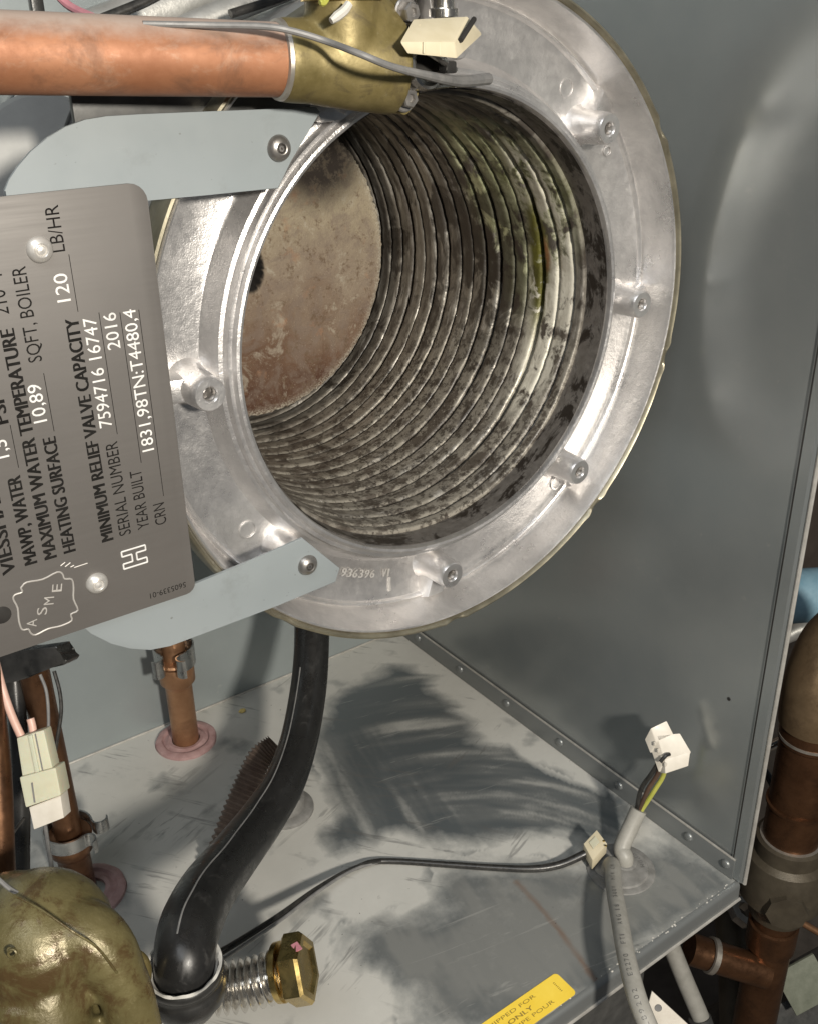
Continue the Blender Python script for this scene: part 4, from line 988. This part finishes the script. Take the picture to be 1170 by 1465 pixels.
# cable with white plug
kc = thing('power_plug_cable', 'grey cable standing up from the grommet to a stepped white plug', 'cable', (h1.x, h1.y, 0))
s0 = Vector((h1.x, h1.y, -4)); s1 = atZ(889, 1212, 10); s2 = atZ(903, 1180, 22) ; s3 = atZ(913, 1158, 31)
bm = B(); tube(bm, [s0, Vector((h1.x, h1.y, 6)), s1, s2, s3], 5.3, 20, 6); part('sheath', bm, 'greycable', kc)
K0 = depth(s3)
for dx, mt, bow in ((-5, 'blackwire', -3), (0, 'brownwire', 2), (5, 'yg', 7)):
    bm = B(); tube(bm, [atD(912 + dx * .5, 1163, K0 + 1), atD(924 + dx + bow, 1130, K0 - 8), atD(938 + dx + bow * .8, 1108, K0 - 14), atD(946 + dx * .5, 1088, K0 - 20)], 1.5, 10, 6)
    part('core_wire', bm, mt, kc, label={'blackwire': 'black core wire', 'brownwire': 'brown core wire', 'yg': 'yellow and green core wire'}[mt])
KD = K0 - 26
def plugpart(name, px, bx, th, mat='white', bev=.5):
    bm = B(); fr = [atD(x, y, KD) for x, y in px]; prism(bm, fr, fwd * th + rtv * bx[0] + upv * bx[1], bev); return part(name, bm, mat, kc, 30)
plugpart('plug_body', [(938, 1052), (972, 1049), (988, 1076), (950, 1087)], (-2.5, -9), 5)
plugpart('plug_key', [(930, 1042), (953, 1031), (963, 1051), (938, 1062)], (-2.5, -8), 5)
plugpart('plug_foot', [(950, 1086), (987, 1075), (984, 1096), (951, 1107)], (-2, -1), 6)
bm = B()
for k in range(4): box(bm, atD(936 + k * 5, 1064 + k * 10, KD - .4) , (1.6, 1.2, 2.4), None, .2)
part('plug_ribs', bm, 'white', kc)
bm = B(); tube(bm, [atD(944, 1090, KD - 2), atD(952, 1081, KD - 2.5), atD(957, 1079, KD - 1)], 1.2, 8, 4); part('core_wire', bm, 'blackwire', kc)
# printed cable over the front lip
pcab = thing('printed_cable', 'grey cable with black printing running from the grommet over the front lip', 'cable', (h2.x, h2.y, 0))
cpts = [Vector((h2.x, h2.y, -3)), Vector((h2.x + 1, h2.y - 3, 8)), atZ(878, 1272, 17), atZ(886, 1318, 24), atZ(896, 1372, 28), atZ(912, 1432, 28), atZ(935, 1490, 20)]
bm = B(); tube(bm, cpts, [5.0, 5.0, 5.0, 5.0, 5.1, 5.2, 5.3], 24, 8); part('sheath', bm, 'greycable', pcab)
P = smoothpts(cpts, 8); bm = B()
acc = 0; s_txt = 'LL89202  E2270  FT1  AWG 18  300V  MTW CM  '; pos = []
L = [0]
for a, b2 in zip(P, P[1:]): L.append(L[-1] + (b2 - a).length)
def along(s):
    for i in range(len(P) - 1):
        if L[i + 1] >= s: return P[i].lerp(P[i + 1], (s - L[i]) / (L[i + 1] - L[i])), (P[i + 1] - P[i]).normalized()
    return P[-1], (P[-1] - P[-2]).normalized()
s = L[-1] - 4
for ch in s_txt:
    if s < 14: break
    if ch != ' ':
        p, t = along(s); tc = (CAM - p).normalized(); tc = (tc - t * tc.dot(t)).normalized(); up_ = (-t).cross(tc) * -1
        text(bm, ch, p + tc * 5.16 - up_ * 1.2, -t, up_, 1.9 if ch not in '1I' else .8, 2.6, .01, .05)
    s -= 3.0
part('printing', bm, 'cableprint', pcab, 0)

# ================================================================== OUTSIDE, RIGHT OF THE CABINET
q = atD(1104, 1331, 900); rx_, ry_ = q.x, q.y
def zr(px, py): return zat(px, py, rx_, ry_)
st_ = thing('riser_pipe', 'dark copper riser with elbow and bronze valve right of the cabinet', 'copper pipe', (rx_, ry_, zr(1090, 1465) - 60))
zA, zB, zC, zD = zr(1090, 1465) - 60, zr(1112, 1300), zr(1125, 1215), zr(1150, 1055)
bm = B(); lathe(bm, [(0.01, zA), (19, zA), (19, zB)], (rx_, ry_, 0), (0, 0, 1), 32)
lathe(bm, [(19.2, zr(1104, 1335) - 14), (21.5, zr(1104, 1335) - 12), (21.5, zr(1104, 1335) + 14), (19.2, zr(1104, 1335) + 15)], (rx_, ry_, 0), (0, 0, 1), 32)
part('lower_pipe', bm, 'cu3', st_)
bm = B(); lathe(bm, [(19, zB - 6), (24, zB - 2), (26, zB + 10), (36, zB + 22), (38, (zB + zC) / 2 + 8), (33, zC - 4), (28, zC), (28, zC + 14), (24, zC + 16)], (rx_, ry_, 0), (0, 0, 1), 40)
tube(bm, [(rx_ - 30, ry_ - 26, (zB + zC) / 2), (rx_ - 12, ry_ - 10, (zB + zC) / 2)], [17, 22], 8, 2)
tube(bm, [(rx_ + 10, ry_ - 30, (zB + zC) / 2 + 2), (rx_ + 4, ry_ - 10, (zB + zC) / 2)], [14, 18], 8, 2)
part('bronze_valve', bm, 'bronze', st_, 30)
bm = B(); box(bm, atD(1092, 1257, 858), (5, 3, 24), Matrix.Rotation(.45, 3, 'Y'), .8); part('tap_plate', bm, 'solder', st_)
bm = B(); lathe(bm, [(23, zC + 14), (23, zD - 2), (24.5, zD), (24.5, zD + 22)], (rx_, ry_, 0), (0, 0, 1), 40)
part('upper_pipe', bm, 'cu3', st_)
for z in (zC + 15, zC + 52, zD + 4):
    bm = B(); lathe(bm, [(22.8, z - 1.6), (25, z - 1.2), (25, z + 1.2), (22.8, z + 1.6)], (rx_, ry_, 0), (0, 0, 1), 40, closed=True); part('solder_ring', bm, 'solder' if z != zC + 52 else 'cu3', st_)
bm = B(); e = [(rx_, ry_, zD + 16), (rx_, ry_, zD + 34), (rx_ + 7, ry_ + 3, zD + 56), (rx_ + 28, ry_ + 8, zD + 74), (rx_ + 70, ry_ + 12, zD + 78)]
tube(bm, e, [26.5, 27.5, 27.5, 27, 26], 32, 8); part('elbow', bm, 'elbow', st_)
# branch
b0, b1 = atD(985, 1357, 900), atD(1095, 1392, 905)
bp = thing('branch_pipe', 'horizontal copper branch pipe joining the riser below the cabinet', 'copper pipe', b0)
bm = B(); tube(bm, [b0, b1], 14, 24, 4, smooth=False); part('pipe', bm, 'cu3', bp)
bm = B(); bx_ = (b1 - b0).normalized(); lathe(bm, [(14, -3), (16, -2.4), (16, 2.4), (14, 3)], atD(1017, 1367, 900), bx_, 28, closed=True); part('solder_ring', bm, 'solder', bp)
bm = B(); tube(bm, [atD(950, 1330, 800), atD(978, 1400, 800), atD(1004, 1462, 800), atD(1014, 1500, 800)], 7.0, 20, 6); solo('grey_conduit', bm, 'greycable', 'plain grey conduit slanting down below the front lip', 'conduit')
bm = B(); tube(bm, [atD(1000, 1456, 800), atD(1012, 1492, 800)], 9.0, 20, 2); solo('conduit_coupling', bm, 'darkmetal', 'dark coupling on the lower end of the grey conduit', 'coupling')
bm = B(); pts = [(932, 1418), (1010, 1490), (965, 1510), (926, 1440)]; prism(bm, [atD(x, y, 620) for x, y in pts], fwd * 1.5, .4)
sb = solo('hanging_strap', bm, 'white', 'pale strap with a small hole beside the printed cable', 'strap')
bm = B(); lathe(bm, [(0, 0), (2.0, 0), (2.2, .3), (2.2, -.5), (0, -.5)], atD(941, 1442, 619.7), -fwd, 16); part('strap_hole', bm, 'dkcable', sb)
bm = B(); tube(bm, [atD(1105, 855, 1000), atD(1180, 850, 1000), atD(1260, 850, 1000)], 27, 28, 4); solo('blue_drum', bm, 'blue', 'pale blue rounded drum beyond the cabinet edge', 'drum')
bm = B(); tube(bm, [atD(1080, 1077, 930), atD(1122, 1058, 925)], 4.2, 16, 20, smooth=False, rfun=lambda r, i, n: r + (.8 if i % 2 else 0)); solo('threaded_rod', bm, 'steel', 'short bright threaded rod between the cabinet and the riser', 'rod')
bm = B(); tube(bm, [atD(1060, 1050, 980), atD(1085, 1090, 960), atD(1108, 1130, 950), atD(1120, 1180, 940)], 3.5, 12, 6); solo('dark_hose', bm, 'blackwire', 'dark hose looping behind the riser', 'hose')
bm = B(); tube(bm, [atD(1100, 920, 1050), atD(1150, 898, 1050), atD(1220, 880, 1050)], 9, 16, 4); solo('steel_conduit', bm, 'silverhose', 'dull steel conduit just under the blue drum', 'conduit')
bm = B(); box(bm, atD(1150, 1408, 1000), (44, 4, 46), ROT @ Matrix.Rotation(-.5, 3, 'Y'), .8); solo('green_tag', bm, 'tag', 'faded green card tag low on the right behind the riser', 'tag')
bm = B(); box(bm, atD(1140, 1480, 1060), (150, 60, 110), ROT @ Matrix.Rotation(-.5, 3, 'Y'), 4); solo('pump_box', bm, 'darkmetal', 'dark boxy pump casing low on the right behind the riser', 'pump')
bm = B(); tube(bm, [atD(1045, 1290, 1000), atD(1052, 1360, 1000), atD(1056, 1480, 1000)], 18, 24, 4); solo('background_pipe', bm, 'bronze', 'dim grey pipe behind the horizontal copper branch', 'pipe')
bm = B(); lathe(bm, [(8, -5), (15, -4), (16, 0), (15, 4), (8, 5)], atD(1062, 1305, 960), (.2, -.4, .9), 8, closed=True); solo('pipe_union', bm, 'solder', 'dull metal union nut under the cabinet corner', 'union nut')
bm = B(); tube(bm, [atD(1130, 1310, 1010), atD(1160, 1328, 1010), atD(1190, 1345, 1010)], 3.5, 12, 3); solo('thin_copper_line', bm, 'cu2', 'thin copper line running right from behind the riser', 'copper tube')
